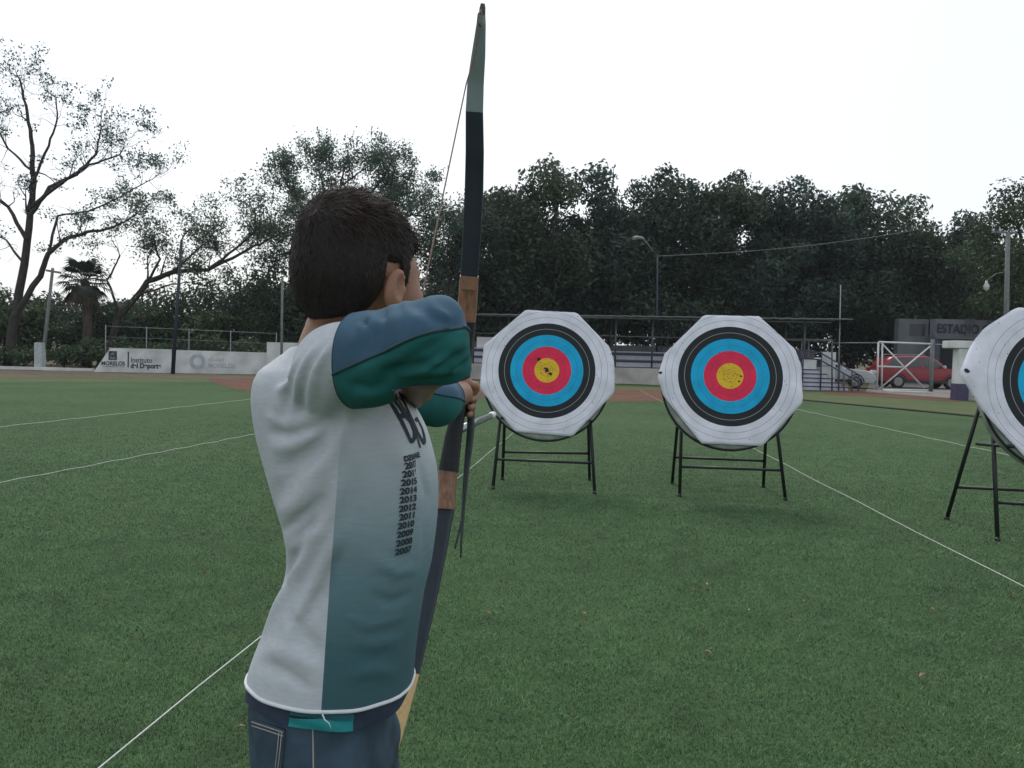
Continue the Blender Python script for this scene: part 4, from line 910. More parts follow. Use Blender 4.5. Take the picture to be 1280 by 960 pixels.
# ================================================================== distance-field modelling for the archer
class Field:
    def __init__(s, lo, hi, h):
        s.lo = A(lo); s.h = h; s.n = np.ceil((A(hi) - s.lo) / h).astype(int) + 1
        s.d = np.full(s.n, 1.0, np.float32)
    def region(s, lo, hi):
        i0 = np.clip(np.floor((A(lo) - s.lo) / s.h).astype(int), 0, s.n - 1)
        i1 = np.clip(np.ceil((A(hi) - s.lo) / s.h).astype(int) + 1, 1, s.n)
        sl = tuple(slice(a, b) for a, b in zip(i0, i1))
        ax = [(s.lo[k] + s.h * np.arange(i0[k], i1[k])).astype(np.float32) for k in range(3)]
        return sl, ax[0][:, None, None], ax[1][None, :, None], ax[2][None, None, :]
    def put(s, fn, lo, hi, k=0.01, mode='add'):
        mg = k + 3 * s.h
        sl, X, Y, Z = s.region(A(lo) - mg, A(hi) + mg)
        if 0 in s.d[sl].shape: return
        f = fn(X, Y, Z); d = s.d[sl]
        if mode == 'add':
            h = np.maximum(k - np.abs(d - f), 0) / k
            s.d[sl] = np.minimum(d, f) - h * h * k * 0.25
        elif mode == 'sub':
            f = -f; h = np.maximum(k - np.abs(d - f), 0) / k
            s.d[sl] = np.maximum(d, f) + h * h * k * 0.25
        elif mode == 'bump':
            s.d[sl] = d + f
    def cone(s, a, b, ra, rb, k=0.01, mode='add'):
        a = A(a); b = A(b); ba = (b - a).astype(np.float32); L = float(ba @ ba) + 1e-12
        def fn(X, Y, Z):
            x, y, z = X - a[0], Y - a[1], Z - a[2]
            t = np.clip((x * ba[0] + y * ba[1] + z * ba[2]) / L, 0, 1)
            return np.sqrt((x - t * ba[0]) ** 2 + (y - t * ba[1]) ** 2 + (z - t * ba[2]) ** 2) - (ra + (rb - ra) * t)
        r = max(ra, rb)
        s.put(fn, np.minimum(a, b) - r, np.maximum(a, b) + r, k, mode)
    def chain(s, pts, rs, k=0.008, mode='add'):
        for i in range(len(pts) - 1): s.cone(pts[i], pts[i + 1], rs[i], rs[i + 1], k, mode)
    def ell(s, c, r, R=None, k=0.01, mode='add'):
        c = A(c); R = np.eye(3) if R is None else np.array(R)     # columns: local axes in world
        def fn(X, Y, Z):
            x, y, z = X - c[0], Y - c[1], Z - c[2]
            q = [(x * R[0, i] + y * R[1, i] + z * R[2, i]) / r[i] for i in range(3)]
            k0 = np.sqrt(q[0] ** 2 + q[1] ** 2 + q[2] ** 2)
            k1 = np.sqrt((q[0] / r[0]) ** 2 + (q[1] / r[1]) ** 2 + (q[2] / r[2]) ** 2) + 1e-6
            return k0 * (k0 - 1) / k1
        m = max(r); s.put(fn, c - m, c + m, k, mode)
    def fold(s, pts, w, amp):
        """a soft ridge (amp>0) or groove (amp<0) along a polyline"""
        pts = [A(p) for p in pts]
        allp = np.array(pts)
        def fn(X, Y, Z):
            best = None
            for i in range(len(pts) - 1):
                a, b = pts[i], pts[i + 1]; ba = b - a; L = float(ba @ ba) + 1e-12
                x, y, z = X - a[0], Y - a[1], Z - a[2]
                t = np.clip((x * ba[0] + y * ba[1] + z * ba[2]) / L, 0, 1)
                g = (x - t * ba[0]) ** 2 + (y - t * ba[1]) ** 2 + (z - t * ba[2]) ** 2
                u = (i + t) / (len(pts) - 1)
                v = np.exp(-g / (w * w)) * np.sin(np.pi * np.clip(u * 0.94 + 0.03, 0, 1)) ** 0.7
                best = v if best is None else np.maximum(best, v)
            return (-amp * best).astype(np.float32)
        s.put(fn, allp.min(0) - 2 * w, allp.max(0) + 2 * w, 0.001, 'bump')
    def mesh(s):
        d = s.d; ins = d < 0
        c = np.zeros(tuple(np.array(d.shape) - 1), np.uint8)
        for i in (0, 1):
            for j in (0, 1):
                for k in (0, 1):
                    c += ins[i:d.shape[0] - 1 + i, j:d.shape[1] - 1 + j, k:d.shape[2] - 1 + k]
        act = (c > 0) & (c < 8); ii = np.argwhere(act)
        idx = np.full(act.shape, -1, np.int32); idx[act] = np.arange(len(ii))
        cor = [(i, j, k) for i in (0, 1) for j in (0, 1) for k in (0, 1)]
        val = {q: d[ii[:, 0] + q[0], ii[:, 1] + q[1], ii[:, 2] + q[2]] for q in cor}
        acc = np.zeros((len(ii), 3)); cnt = np.zeros(len(ii))
        for q in cor:
            for ax in range(3):
                if q[ax] == 0:
                    q2 = list(q); q2[ax] = 1; q2 = tuple(q2)
                    a, b = val[q], val[q2]; m = (a < 0) != (b < 0)
                    t = np.where(m, a / np.where(m, a - b, 1), 0)
                    p = np.tile(np.array(q, float), (len(ii), 1)); p[:, ax] = t
                    acc[m] += p[m]; cnt[m] += 1
        V = s.lo + s.h * (ii + acc / cnt[:, None])
        Fs = []
        for ax in range(3):
            o1, o2 = [a for a in range(3) if a != ax]
            sl0 = [slice(None)] * 3; sl1 = [slice(None)] * 3
            sl0[ax] = slice(0, -1); sl1[ax] = slice(1, None)
            a = ins[tuple(sl0)]; b = ins[tuple(sl1)]
            e = np.argwhere(a != b)
            e = e[(e[:, o1] > 0) & (e[:, o2] > 0) & (e[:, o1] < act.shape[o1]) & (e[:, o2] < act.shape[o2])]
            def cell(d1, d2):
                q = e.copy(); q[:, o1] -= d1; q[:, o2] -= d2
                return idx[q[:, 0], q[:, 1], q[:, 2]]
            q4 = np.stack([cell(1, 1), cell(0, 1), cell(0, 0), cell(1, 0)], 1)
            fl = a[e[:, 0], e[:, 1], e[:, 2]]
            if ax == 1: fl = ~fl
            q4[~fl] = q4[~fl][:, ::-1]
            Fs.append(q4)
        F = np.concatenate(Fs); F = F[(F >= 0).all(1)]
        return V, F
def relax(V, F, it=2, lam=0.5):
    n = len(V)
    e = np.concatenate([F[:, [0, 1]], F[:, [1, 2]], F[:, [2, 3]], F[:, [3, 0]]])
    e = np.concatenate([e, e[:, ::-1]])
    for _ in range(it):
        s = np.zeros((n, 3)); c = np.zeros(n)
        for k in range(3): s[:, k] = np.bincount(e[:, 0], V[e[:, 1], k], n)
        c = np.bincount(e[:, 0], minlength=n)
        V = V + lam * (s / np.maximum(c, 1)[:, None] - V)
    return V
def vnormals(V, F):
    a, b, c, d = V[F[:, 0]], V[F[:, 1]], V[F[:, 2]], V[F[:, 3]]
    fn = np.cross(c - a, d - b); N = np.zeros_like(V)
    for k in range(4):
        for x in range(3): N[:, x] += np.bincount(F[:, k], fn[:, x], len(V))
    return N / (np.linalg.norm(N, axis=1)[:, None] + 1e-12)

DT = 1.24                                     # distance of the boy's spine
FEET = Vector((P(415, 900, DT).x, DT, 0))
boy = thing('person', FEET, 'boy with short dark hair in white and teal shirt drawing a wooden bow', 'person')
BO = A(boy.location)
skin = mat('skin', (0.26, 0.130, 0.082), 0.5, 0.12, 25, 0.08, 400, sss=0.15)

# key points of the pose
neckB, neckT = P(418, 445, 1.25), P(438, 372, 1.245)
Rsh, Rel, Rwr = P(400, 456, 1.115), P(539, 426, 1.00), P(522, 484, 1.21)
Lsh, Lel, Lwr = P(415, 468, 1.40), P(545, 503, 1.63), P(575, 492, 1.845)
HC = P(453, 356, 1.23)                        # middle of the head at ear level
HPHI = rad(34)
hx = Vector((math.cos(HPHI), -math.sin(HPHI), 0)); hy = Vector((math.sin(HPHI), math.cos(HPHI), 0)); hz = Vector((0, 0, 1))
_tilt = Matrix.Rotation(rad(-3), 3, hx) @ Matrix.Rotation(rad(-2), 3, hy)
hx, hy, hz = _tilt @ hx, _tilt @ hy, _tilt @ hz
HR = np.array([[hx[i], hy[i], hz[i]] for i in range(3)])
def H(x, y, z): return HC + hx * x + hy * y + hz * z
def rotl(*args):
    R = Matrix.Identity(3)
    for a, ang in args: R = R @ Matrix.Rotation(rad(ang), 3, a)
    return HR @ np.array(R)

# ---- body (skin): head, neck, arms and hands, one surface
B = Field((-0.45, 0.90, 0.98), (0.03, 2.03, 1.66), 0.0030)
B.ell(H(0, -0.012, 0.040), (0.070, 0.090, 0.080), HR, 0.02)          # skull
B.ell(H(0, -0.052, 0.002), (0.066, 0.050, 0.070), HR, 0.03)          # back of the head
B.ell(H(0, 0.040, 0.010), (0.060, 0.052, 0.062), HR, 0.03)           # face
B.ell(H(0, 0.045, -0.050), (0.048, 0.045, 0.048), HR, 0.03)          # jaw
B.ell(H(0, 0.072, -0.082), (0.020, 0.016, 0.014), HR, 0.025)         # chin
for sgn in (-1, 1):
    B.ell(H(0.040 * sgn, 0.058, -0.022), (0.024, 0.026, 0.024), HR, 0.025)   # cheeks
    B.ell(H(0.031 * sgn, 0.103, 0.012), (0.017, 0.014, 0.011), HR, 0.012, 'sub')  # eye socket
    B.ell(H(0.030 * sgn, 0.079, 0.011), (0.0135, 0.0125, 0.0115), HR, 0.003)     # eyelid
    B.ell(H(0.027 * sgn, 0.083, 0.027), (0.017, 0.006, 0.005), HR, 0.012)        # brow
    # ear: plate, hollow, lobe
    RE = rotl(('Z', -14 * sgn), ('Y', 6 * sgn), ('X', -12))
    ex = 0.078 if sgn > 0 else 0.071
    B.ell(H(ex * sgn, -0.012, -0.012), (0.0085, 0.018, 0.031), RE, 0.006)
    B.ell(H((ex + 0.011) * sgn, -0.005, -0.008), (0.0095, 0.0115, 0.0205), RE, 0.004, 'sub')
    B.ell(H(0.076 * sgn, 0.006, -0.014), (0.006, 0.005, 0.008), RE, 0.005)
    B.ell(H((ex - 0.002) * sgn, -0.004, -0.037), (0.006, 0.008, 0.009), RE, 0.008)
    B.ell(H(0.009 * sgn, 0.104, -0.024), (0.007, 0.008, 0.006), HR, 0.008)       # nostril wings
B.cone(H(0, 0.086, 0.022), H(0, 0.102, -0.020), 0.007, 0.010, 0.014)             # nose
B.ell(H(0, 0.094, -0.046), (0.022, 0.008, 0.0045), HR, 0.006)                     # lips
B.ell(H(0, 0.093, -0.055), (0.019, 0.008, 0.005), HR, 0.006)
B.ell(H(0, 0.102, -0.0505), (0.022, 0.006, 0.0012), HR, 0.003, 'sub')
B.cone(neckB, neckT, 0.052, 0.047, 0.03)
B.cone(P(418, 462, 1.25), P(424, 440, 1.25), 0.060, 0.054, 0.03)                 # root of the neck
RshB, LshB = P(426, 463, 1.12), Lsh + Vector((0, 0, -0.022))
for a in (RshB, LshB): B.cone(P(420, 474, 1.25), a, 0.045, 0.038, 0.02)
B.ell(P(420, 515, DT), (0.080, 0.105, 0.085), None, 0.03)                         # upper chest under the shirt
B.chain([RshB, Rel], [0.040, 0.035], 0.02)
B.chain([Rel, Rel.lerp(Rwr, 0.35), Rwr], [0.036, 0.0375, 0.0245], 0.02)
B.chain([LshB, Lel], [0.040, 0.035], 0.02)
B.chain([Lel, Lel.lerp(Lwr, 0.35), Lwr], [0.036, 0.036, 0.0245], 0.02)
# left hand closed round the bow's grip: the bow passes between palm and fingers
GRIP = P(577, 500, 1.905)
bowax = (P(583, 440, 1.9) - P(568, 560, 1.9)).normalized()
gx = Vector((1, 0, 0)); gx = (gx - bowax * gx.dot(bowax)).normalized(); gy = bowax.cross(gx)
if gy.y < 0: gy = -gy
def GL(x, y, z): return GRIP + gx * x + gy * y + bowax * z
HL = np.array([[gx[i], gy[i], bowax[i]] for i in range(3)])
B.chain([Lwr, GL(-0.020, -0.034, 0.004)], [0.0245, 0.027], 0.02)
B.ell(GL(-0.018, -0.022, 0.0), (0.021, 0.030, 0.040), HL, 0.015)                 # palm heel
B.ell(GL(-0.026, 0.004, -0.002), (0.014, 0.034, 0.039), HL, 0.012)               # back of the hand
for i, (zz, ln) in enumerate(((0.028, 1.0), (0.009, 1.06), (-0.010, 1.0), (-0.028, 0.86))):
    r = 0.0088 - 0.0006 * (i == 3)
    B.chain([GL(-0.030, 0.014, zz), GL(-0.026 , 0.034, zz - 0.001), GL(0.004, 0.040 * ln, zz - 0.003), GL(0.026 * ln, 0.020, zz - 0.004), GL(0.021, 0.000, zz - 0.005)],
            [0.0105, r * 1.08, r, r * 0.95, r * 0.82], 0.006)
B.chain([GL(-0.012, -0.030, 0.022), GL(0.010, -0.020, 0.040), GL(0.026, 0.000, 0.037), GL(0.031, 0.018, 0.030)], [0.014, 0.0118, 0.0098, 0.0080], 0.008)   # thumb
# right hand hooked on the string
NOCK = P(506, 473, 1.335)
ry = (NOCK - Rwr).normalized(); rx = Vector((1, 0, 0)); rx = (rx - ry * rx.dot(ry)).normalized(); rz = rx.cross(ry)
def RL(x, y, z): return Rwr + rx * x + ry * y + rz * z
HRr = np.array([[rx[i], ry[i], rz[i]] for i in range(3)])
B.ell(RL(0.006, 0.044, 0.0), (0.017, 0.046, 0.038), HRr, 0.018)                  # back of the hand and palm
for i, zz in enumerate((0.028, 0.010, -0.009, -0.027)):
    B.chain([RL(0.008, 0.066, zz), RL(0.012, 0.092 - 0.004 * (i in (0, 3)), zz), RL(-0.006, 0.108 - 0.005 * (i in (0, 3)), zz * 0.95), RL(-0.022, 0.100, zz * 0.92), RL(-0.022, 0.086, zz * 0.9)],
            [0.0105, 0.0098, 0.0088, 0.0082, 0.0074], 0.006)
B.chain([RL(0.004, 0.020, 0.026), RL(-0.014, 0.044, 0.030), RL(-0.024, 0.064, 0.018), RL(-0.026, 0.080, 0.006)], [0.014, 0.0115, 0.0098, 0.008], 0.008)
V, F = B.mesh(); V = relax(V, F, 1, 0.4)
BN = vnormals(V, F)
me = np_mesh('body', V - BO, F)
body = link_mesh('body', me, skin, boy, True)
BV, BF = V, F
# eyes
eyem = mat('eye_white', (0.75, 0.73, 0.7), 0.2, 0.02); pupm = mat('pupil', (0.02, 0.012, 0.01), 0.1, 0.02)
for sgn in (-1, 1):
    eb = bmesh.new(); bmesh.ops.create_uvsphere(eb, u_segments=16, v_segments=10, radius=0.0118)
    me = bpy.data.meshes.new('eye'); eb.to_mesh(me); eb.free()
    me.materials.append(eyem); me.materials.append(pupm)
    for p in me.polygons: p.material_index = 1 if p.center.z > 0.0095 else 0
    Rm = Matrix((hx, hz * -1, hy)).transposed().to_4x4()
    me.transform(Matrix.Translation(H(0.030 * sgn, 0.0815, 0.0105) - boy.location) @ Rm)
    eo = bpy.data.objects.new('eye', me); COL.objects.link(eo); eo.parent = body
    me.polygons.foreach_set('use_smooth', [True] * len(me.polygons))

# ---- hair: a cap grown from the scalp, then single strands
L = (BV - A(HC)) @ HR                                  # head-local coordinates of the skin
lx, ly, lz = np.abs(L[:, 0]), L[:, 1], L[:, 2]
def sstep(a, b, x): t = np.clip((x - a) / (b - a), 0, 1); return t * t * (3 - 2 * t)
line = np.interp(ly, [-0.12, -0.075, -0.045, -0.032, -0.028, 0.006, 0.010, 0.024, 0.030, 0.05, 0.062, 0.09],
                     [-0.062, -0.062, -0.050, -0.030, 0.024, 0.026, -0.012, -0.016, 0.030, 0.050, 0.072, 0.078])
hm = sstep(0.0, 0.014, lz - line) * (lz > -0.075)
isear = (lx > 0.0705) & (((ly + 0.012) / 0.031) ** 2 + ((lz + 0.014) / 0.040) ** 2 < 1)
hm[isear] = 0
hm[(np.linalg.norm(L, axis=1) > 0.16)] = 0
top = sstep(0.03, 0.105, lz)
thick = 0.005 + 0.0065 * top + 0.005 * sstep(0.02, -0.10, ly) * sstep(-0.06, 0.0, lz) + 0.003 * sstep(0.0, -0.06, ly) * sstep(0.03, 0.08, lz)
thick = thick * np.clip(hm, 0, 1) ** 0.6
lump = 1 + 0.12 * np.sin(L[:, 0] * 95 + 3 * np.sin(L[:, 1] * 60)) * np.sin(L[:, 1] * 80 + 1.3)
fo = BN.copy(); fo += 0.25 * top[:, None] * A(hz)      # hair on top stands a bit up
HV = BV + fo * (thick * lump)[:, None]
ok = (hm > 0.02)
fsel = BF[ok[BF].all(1)]
used = np.unique(fsel); remap = np.full(len(BV), -1); remap[used] = np.arange(len(used))
hairm = bpy.data.materials.new('hair'); hairm.use_nodes = True
hb = hairm.node_tree.nodes['Principled BSDF']; hb.inputs['Roughness'].default_value = 0.65; hb.inputs['Specular IOR Level'].default_value = 0.2
at = hairm.node_tree.nodes.new('ShaderNodeAttribute'); at.attribute_name = 'tint'
hairm.node_tree.links.new(at.outputs['Color'], hb.inputs['Base Color'])
capV = HV[used]; capF = remap[fsel]
capV = relax(capV, capF, 3, 0.4)
me = np_mesh('hair', capV - BO, capF, np.tile((0.014, 0.011, 0.010), (len(capV), 1)))
hair = link_mesh('hair', me, hairm, boy, True)
# strands
capN = vnormals(capV, capF); cl = (capV - A(HC)) @ HR
wgt = (0.7 + 0.5 * top[used]) * (hm[used] > 0.10) 
NS = 42000
pick = RNG.choice(len(capV), NS, p=wgt / wgt.sum())
root = capV[pick] + RNG.normal(0, 0.0012, (NS, 3)); nn = capN[pick]; tp = top[used][pick]; hmk = hm[used][pick]
crown = A(H(0.02, -0.075, 0.085))
fl = root - crown; fl += A(hy) * (0.05 * tp)[:, None] - A(hz) * (0.06 * (1 - tp))[:, None]
fl -= nn * np.sum(fl * nn, 1)[:, None]; fl /= np.linalg.norm(fl, axis=1)[:, None] + 1e-9
cw = np.exp(-(np.linalg.norm(root - crown, axis=1) / 0.045) ** 2)[:, None]
fl = (1 - cw) * fl + cw * (0.8 * A(hx) + 0.3 * A(hy) - 0.5 * A(hz))
fl += RNG.normal(0, 0.19, (NS, 3)) 
clump = np.sin(cl[pick][:, 0] * 160) * 0.25
fl += A(hx) * clump[:, None] * 0.5
ln = (0.009 + 0.018 * tp) * RNG.uniform(0.6, 1.25, NS) * (0.4 + 0.6 * hmk)
lift = (0.07 + 0.10 * tp) * RNG.uniform(0.3, 1.5, NS)
frn = sstep(0.03, 0.07, cl[pick][:, 1]) * sstep(0.03, 0.06, cl[pick][:, 2])
ln = ln * (1 + 1.3 * frn); fl += A(hy) * (0.5 * frn)[:, None]
dirv = fl + nn * lift[:, None]; dirv /= np.linalg.norm(dirv, axis=1)[:, None]
sidev = np.cross(dirv, nn + RNG.normal(0, 0.5, (NS, 3))); sidev /= np.linalg.norm(sidev, axis=1)[:, None] + 1e-9
wd = RNG.uniform(0.00030, 0.00055, NS)
root = root - nn * 0.0015
vs3 = []
for j, (t, ww) in enumerate(((0, 1.0), (0.5, 0.85), (1.0, 0.12))):
    p = root + dirv * (ln * t)[:, None] - nn * (ln * 0.22 * t * t)[:, None]
    vs3 += [p - sidev * (wd * ww)[:, None], p + sidev * (wd * ww)[:, None]]
SV = np.stack(vs3, 1).reshape(-1, 3)
bi = (np.arange(NS) * 6)[:, None]
SF = np.concatenate([bi + np.array([0, 1, 3, 2]), bi + np.array([2, 3, 5, 4])])
tone = RNG.uniform(0.6, 1.5, NS)
warm = RNG.uniform(0, 1, NS) ** 3
tcol = np.stack([0.017 * tone + 0.035 * warm, 0.013 * tone + 0.018 * warm, 0.012 * tone + 0.009 * warm], 1)
me = np_mesh('hair_strands', SV - BO, SF, np.repeat(tcol, 6, 0))
hs = link_mesh('hair_strands', me, hairm, hair); tag(hs, kind='stuff')

# ---- shirt: torso and both sleeves grown as one surface, then cut along the seams
rows = [(434, 385, 430, 0.055), (443, 352, 450, 0.100), (457, 333, 468, 0.125), (480, 322, 500, 0.142), (520, 324, 527, 0.148), (560, 330, 541, 0.148),
        (600, 343, 547, 0.146), (650, 356, 546, 0.139), (700, 366, 537, 0.133), (750, 347, 526, 0.135), (800, 326, 518, 0.141), (845, 310, 514, 0.147), (905, 306, 511, 0.150), (960, 310, 508, 0.15)]
tz = []; tcx = []; ta = []; tb = []
for y, xl, xr, b in rows:
    a0, a1 = P(xl, y, DT), P(xr, y, DT)
    tz.append((a0.z + a1.z) / 2); tcx.append((a0.x + a1.x) / 2); ta.append((a1.x - a0.x) / 2); tb.append(b)
tz, tcx, ta, tb = [np.array(q[::-1]) for q in (tz, tcx, ta, tb)]
def smooth_interp(z, arr):
    # average of shifted linear interpolations: rounds off the kinks
    return sum(np.interp(z + o, tz, arr) for o in (-0.024, -0.012, 0, 0.012, 0.024)) / 5
def torso(X, Y, Z, grow=0.0):
    z = Z.ravel(); sh = Z.shape
    cx, a, b = [smooth_interp(z, q).reshape(sh).astype(np.float32) for q in (tcx, ta, tb)]
    a = a + grow; b = b + grow
    qx = np.abs((X - cx) / a); qy = np.abs((Y - DT) / b)
    k0 = (qx ** 2.25 + qy ** 2.25) ** (1 / 2.25)
    k1 = np.sqrt((qx / a) ** 2 + (qy / b) ** 2) + 1e-5
    return np.where(k0 < 0.3, (k0 - 1) * np.minimum(a, b), k0 * (k0 - 1) / k1)
S = Field((-0.47, 0.86, 0.80), (0.02, 1.80, 1.45), 0.0034)
ztop = tz[-1]
def torso_cut(X, Y, Z): return np.maximum(torso(X, Y, Z), np.maximum(Z - ztop, 0.825 - Z))
S.put(torso_cut, (-0.45, 1.03, 0.82), (-0.05, 1.46, ztop), 0.01)
Rcap = P(424, 461, 1.11)
S.ell(Rcap, (0.053, 0.052, 0.055), None, 0.03)
S.ell(Lsh + Vector((0, 0, -0.020)), (0.056, 0.056, 0.056), None, 0.03)
S.cone(P(420, 462, 1.22), Rcap, 0.045, 0.048, 0.03)
S.cone(P(420, 462, 1.27), Lsh + Vector((0, 0, -0.020)), 0.045, 0.048, 0.03)
S.cone(Rcap, Rsh.lerp(Rel, 0.36) + Vector((0, 0, -0.004)), 0.054, 0.050, 0.03)
S.cone(Lsh, Lsh.lerp(Lel, 0.40), 0.055, 0.044, 0.035)
# right sleeve: wide, boxy at the elbow, opening away from the camera
RS = Field((-0.36, 0.86, 1.22), (0.03, 1.30, 1.50), 0.003)
Rmid = Rsh.lerp(Rel, 0.5)
RS.cone(Rsh, Rmid + Vector((0, 0, -0.004)), 0.0605, 0.054, 0.03)
RS.cone(Rmid + Vector((0, 0, -0.004)), Rel, 0.053, 0.041, 0.03)
RS.cone(Rel, Rel.lerp(Rwr, 0.40), 0.041, 0.041, 0.03)
RS.cone(P(500, 412, 1.03), P(552, 394, 1.01), 0.030, 0.020, 0.020)
RS.cone(P(554, 396, 1.01), P(564, 460, 1.03), 0.020, 0.017, 0.02)
RS.cone(P(562, 464, 1.03), P(556, 462, 1.10), 0.020, 0.022, 0.03)
RS.cone(P(436, 474, 1.065), P(480, 468, 1.03), 0.034, 0.026, 0.03)
# left sleeve
LS = Field((-0.42, 1.33, 1.16), (0.0, 1.82, 1.45), 0.003)
LS.cone(Lsh, Lel, 0.0615, 0.046, 0.04)
LS.cone(Lel, Lel.lerp(Lwr, 0.30), 0.046, 0.044, 0.02)
# armpit folds, back folds, waist folds (points on the near side of the cloth)
def march(px, py, d):
    """first cloth surface seen at that pixel"""
    r = (P(px, py, 1.0) - CAM); best = None
    for t in np.arange(0.9, 1.35, 0.0025):
        p = CAM + r * float(t)
        for fld in (S, RS):
            q = np.round((A(p) - fld.lo) / fld.h).astype(int)
            if (q >= 0).all() and (q < fld.n).all() and fld.d[tuple(q)] < 0: return p
    return P(px, py, d)
def dense(pts, n=3):
    return [tuple(a[k] + (b[k] - a[k]) * t / n for k in range(3)) for a, b in zip(pts, pts[1:]) for t in range(n)] + [pts[-1]]
FOLDS = []
for pts, ww, am in [
    ([(372, 437, 1.10), (352, 478, 1.11), (349, 520, 1.13)], 0.010, 0.0045),
    ([(392, 428, 1.08), (371, 470, 1.08), (366, 520, 1.10)], 0.009, 0.0050),
    ([(410, 424, 1.07), (390, 465, 1.07), (386, 512, 1.085)], 0.008, 0.0045),
    ([(381, 432, 1.08), (361, 474, 1.09), (357, 522, 1.11)], 0.007, -0.0040),
    ([(401, 428, 1.07), (380, 468, 1.07), (376, 516, 1.09)], 0.007, -0.0040),
    ([(428, 505, 1.08), (408, 545, 1.09), (372, 585, 1.12), (345, 620, 1.17)], 0.014, -0.0055),
    ([(436, 515, 1.08), (420, 555, 1.09), (390, 600, 1.11), (362, 650, 1.15)], 0.012, 0.0050),
    ([(340, 560, 1.17), (370, 556, 1.12), (412, 536, 1.09)], 0.009, 0.0040),
    ([(345, 585, 1.17), (375, 575, 1.12), (420, 560, 1.09)], 0.009, -0.0040),
    ([(424, 612, 1.10), (404, 650, 1.105), (378, 700, 1.12), (350, 752, 1.15), (330, 790, 1.18)], 0.012, 0.0075),
    ([(416, 622, 1.10), (392, 660, 1.11), (366, 705, 1.13), (342, 745, 1.16)], 0.011, -0.0070),
    ([(425, 660, 1.10), (408, 700, 1.105), (384, 756, 1.11), (358, 800, 1.12)], 0.011, 0.0055),
    ([(424, 690, 1.10), (400, 742, 1.105), (372, 786, 1.115)], 0.010, -0.0060),
    ([(362, 770, 1.13), (382, 800, 1.11), (400, 820, 1.10)], 0.012, -0.0050),
    ([(365, 690, 1.14), (385, 672, 1.12), (405, 660, 1.11)], 0.008, 0.0045),
    ([(480, 545, 1.10), (505, 580, 1.12), (520, 640, 1.14)], 0.016, 0.0035),
    ([(520, 560, 1.16), (534, 620, 1.18), (528, 700, 1.18)], 0.009, -0.0035),
    ([(440, 800, 1.09), (470, 806, 1.09), (500, 798, 1.11)], 0.010, 0.0025),
    ([(436, 845, 1.09), (466, 838, 1.09), (498, 842, 1.11)], 0.010, 0.0025),
    # sleeve wrinkles at the elbow bend
    ([(500, 470, 1.02), (535, 462, 1.0), (580, 430, 0.99)], 0.006, 0.0035),
    ([(505, 462, 1.01), (540, 450, 0.99), (580, 418, 0.98)], 0.006, -0.0035),
    ([(515, 474, 1.03), (550, 472, 1.0), (584, 450, 1.0)], 0.006, -0.0035),
    ([(530, 468, 1.02), (560, 464, 1.0), (586, 442, 1.0)], 0.005, 0.0035),
    ([(490, 382, 1.03), (497, 398, 1.0)], 0.005, 0.0030),
    ([(505, 377, 1.03), (512, 396, 1.0)], 0.005, 0.0030),
    ([(462, 392, 1.05), (470, 410, 1.02)], 0.005, 0.0030),
    ([(478, 386, 1.05), (485, 404, 1.01)], 0.005, -0.0030),
    ([(450, 500, 1.06), (470, 475, 1.03), (480, 440, 1.01)], 0.012, 0.0025),
    ([(447, 488, 1.06), (500, 455, 1.03), (556, 440, 1.01), (580, 452, 1)], 0.010, -0.0030),
    ([(520, 380, 1), (545, 400, 1), (575, 405, 1)], 0.008, -0.0025),
    ([(436, 430, 1.06), (470, 408, 1.03), (520, 398, 1.01)], 0.012, 0.0022),
    ([(533, 476, 1.06), (556, 466, 1.03), (578, 462, 1.01)], 0.004, 0.0025),
    ([(505, 458, 1), (540, 446, 1), (572, 428, 1), (582, 408, 1)], 0.0055, 0.0030),
    ([(512, 466, 1), (548, 458, 1), (578, 440, 1)], 0.0045, -0.0032),
    ([(520, 440, 1), (550, 428, 1), (576, 402, 1)], 0.0065, -0.0024),
    ([(448, 404, 1), (456, 420, 1)], 0.0045, 0.0026), ([(456, 400, 1), (464, 416, 1)], 0.0045, -0.0026), ([(484, 388, 1), (492, 402, 1)], 0.0045, 0.0028),
    ([(515, 374, 1), (524, 392, 1)], 0.0055, -0.0026), ([(536, 372, 1), (545, 390, 1), (566, 400, 1)], 0.0055, 0.0026),
    ([(440, 480, 1), (462, 486, 1), (486, 476, 1)], 0.008, -0.0030), ([(446, 466, 1), (478, 452, 1), (510, 448, 1)], 0.009, 0.0028),
    ([(424, 545, 1.06), (440, 600, 1.06), (446, 660, 1.06)], 0.013, -0.0030),
    ([(332, 520, 1.2), (360, 530, 1.15), (400, 520, 1.08)], 0.007, 0.0030),
    ([(336, 540, 1.2), (362, 545, 1.15), (398, 535, 1.08)], 0.006, -0.0030),
    ([(350, 640, 1.2), (374, 628, 1.12), (405, 600, 1.09)], 0.008, 0.0032),
    ([(352, 665, 1.2), (376, 645, 1.12), (410, 618, 1.09)], 0.007, -0.0032),
    ([(335, 812, 1.2), (360, 815, 1.12), (396, 838, 1.09)], 0.010, 0.0032),
    ([(326, 830, 1.2), (352, 838, 1.12), (390, 862, 1.09)], 0.009, -0.0032),
    ([(470, 700, 1.2), (496, 715, 1.12), (520, 712, 1.09)], 0.009, 0.0025),
    ([(462, 745, 1.2), (490, 752, 1.12), (516, 742, 1.09)], 0.009, -0.0025),
    ([(436, 770, 1.2), (460, 782, 1.12), (505, 772, 1.09)], 0.008, 0.0022),
]:
    FOLDS.append(([march(*q) for q in dense(pts)], ww, am))
for pts, ww, am in FOLDS:
    S.fold(pts, ww, am * 1.9); RS.fold(pts, ww, am * 2.3)
RIP = [(RNG.normal(0, 1, 3), RNG.uniform(18, 75), RNG.uniform(0, 6.3)) for _ in range(14)]
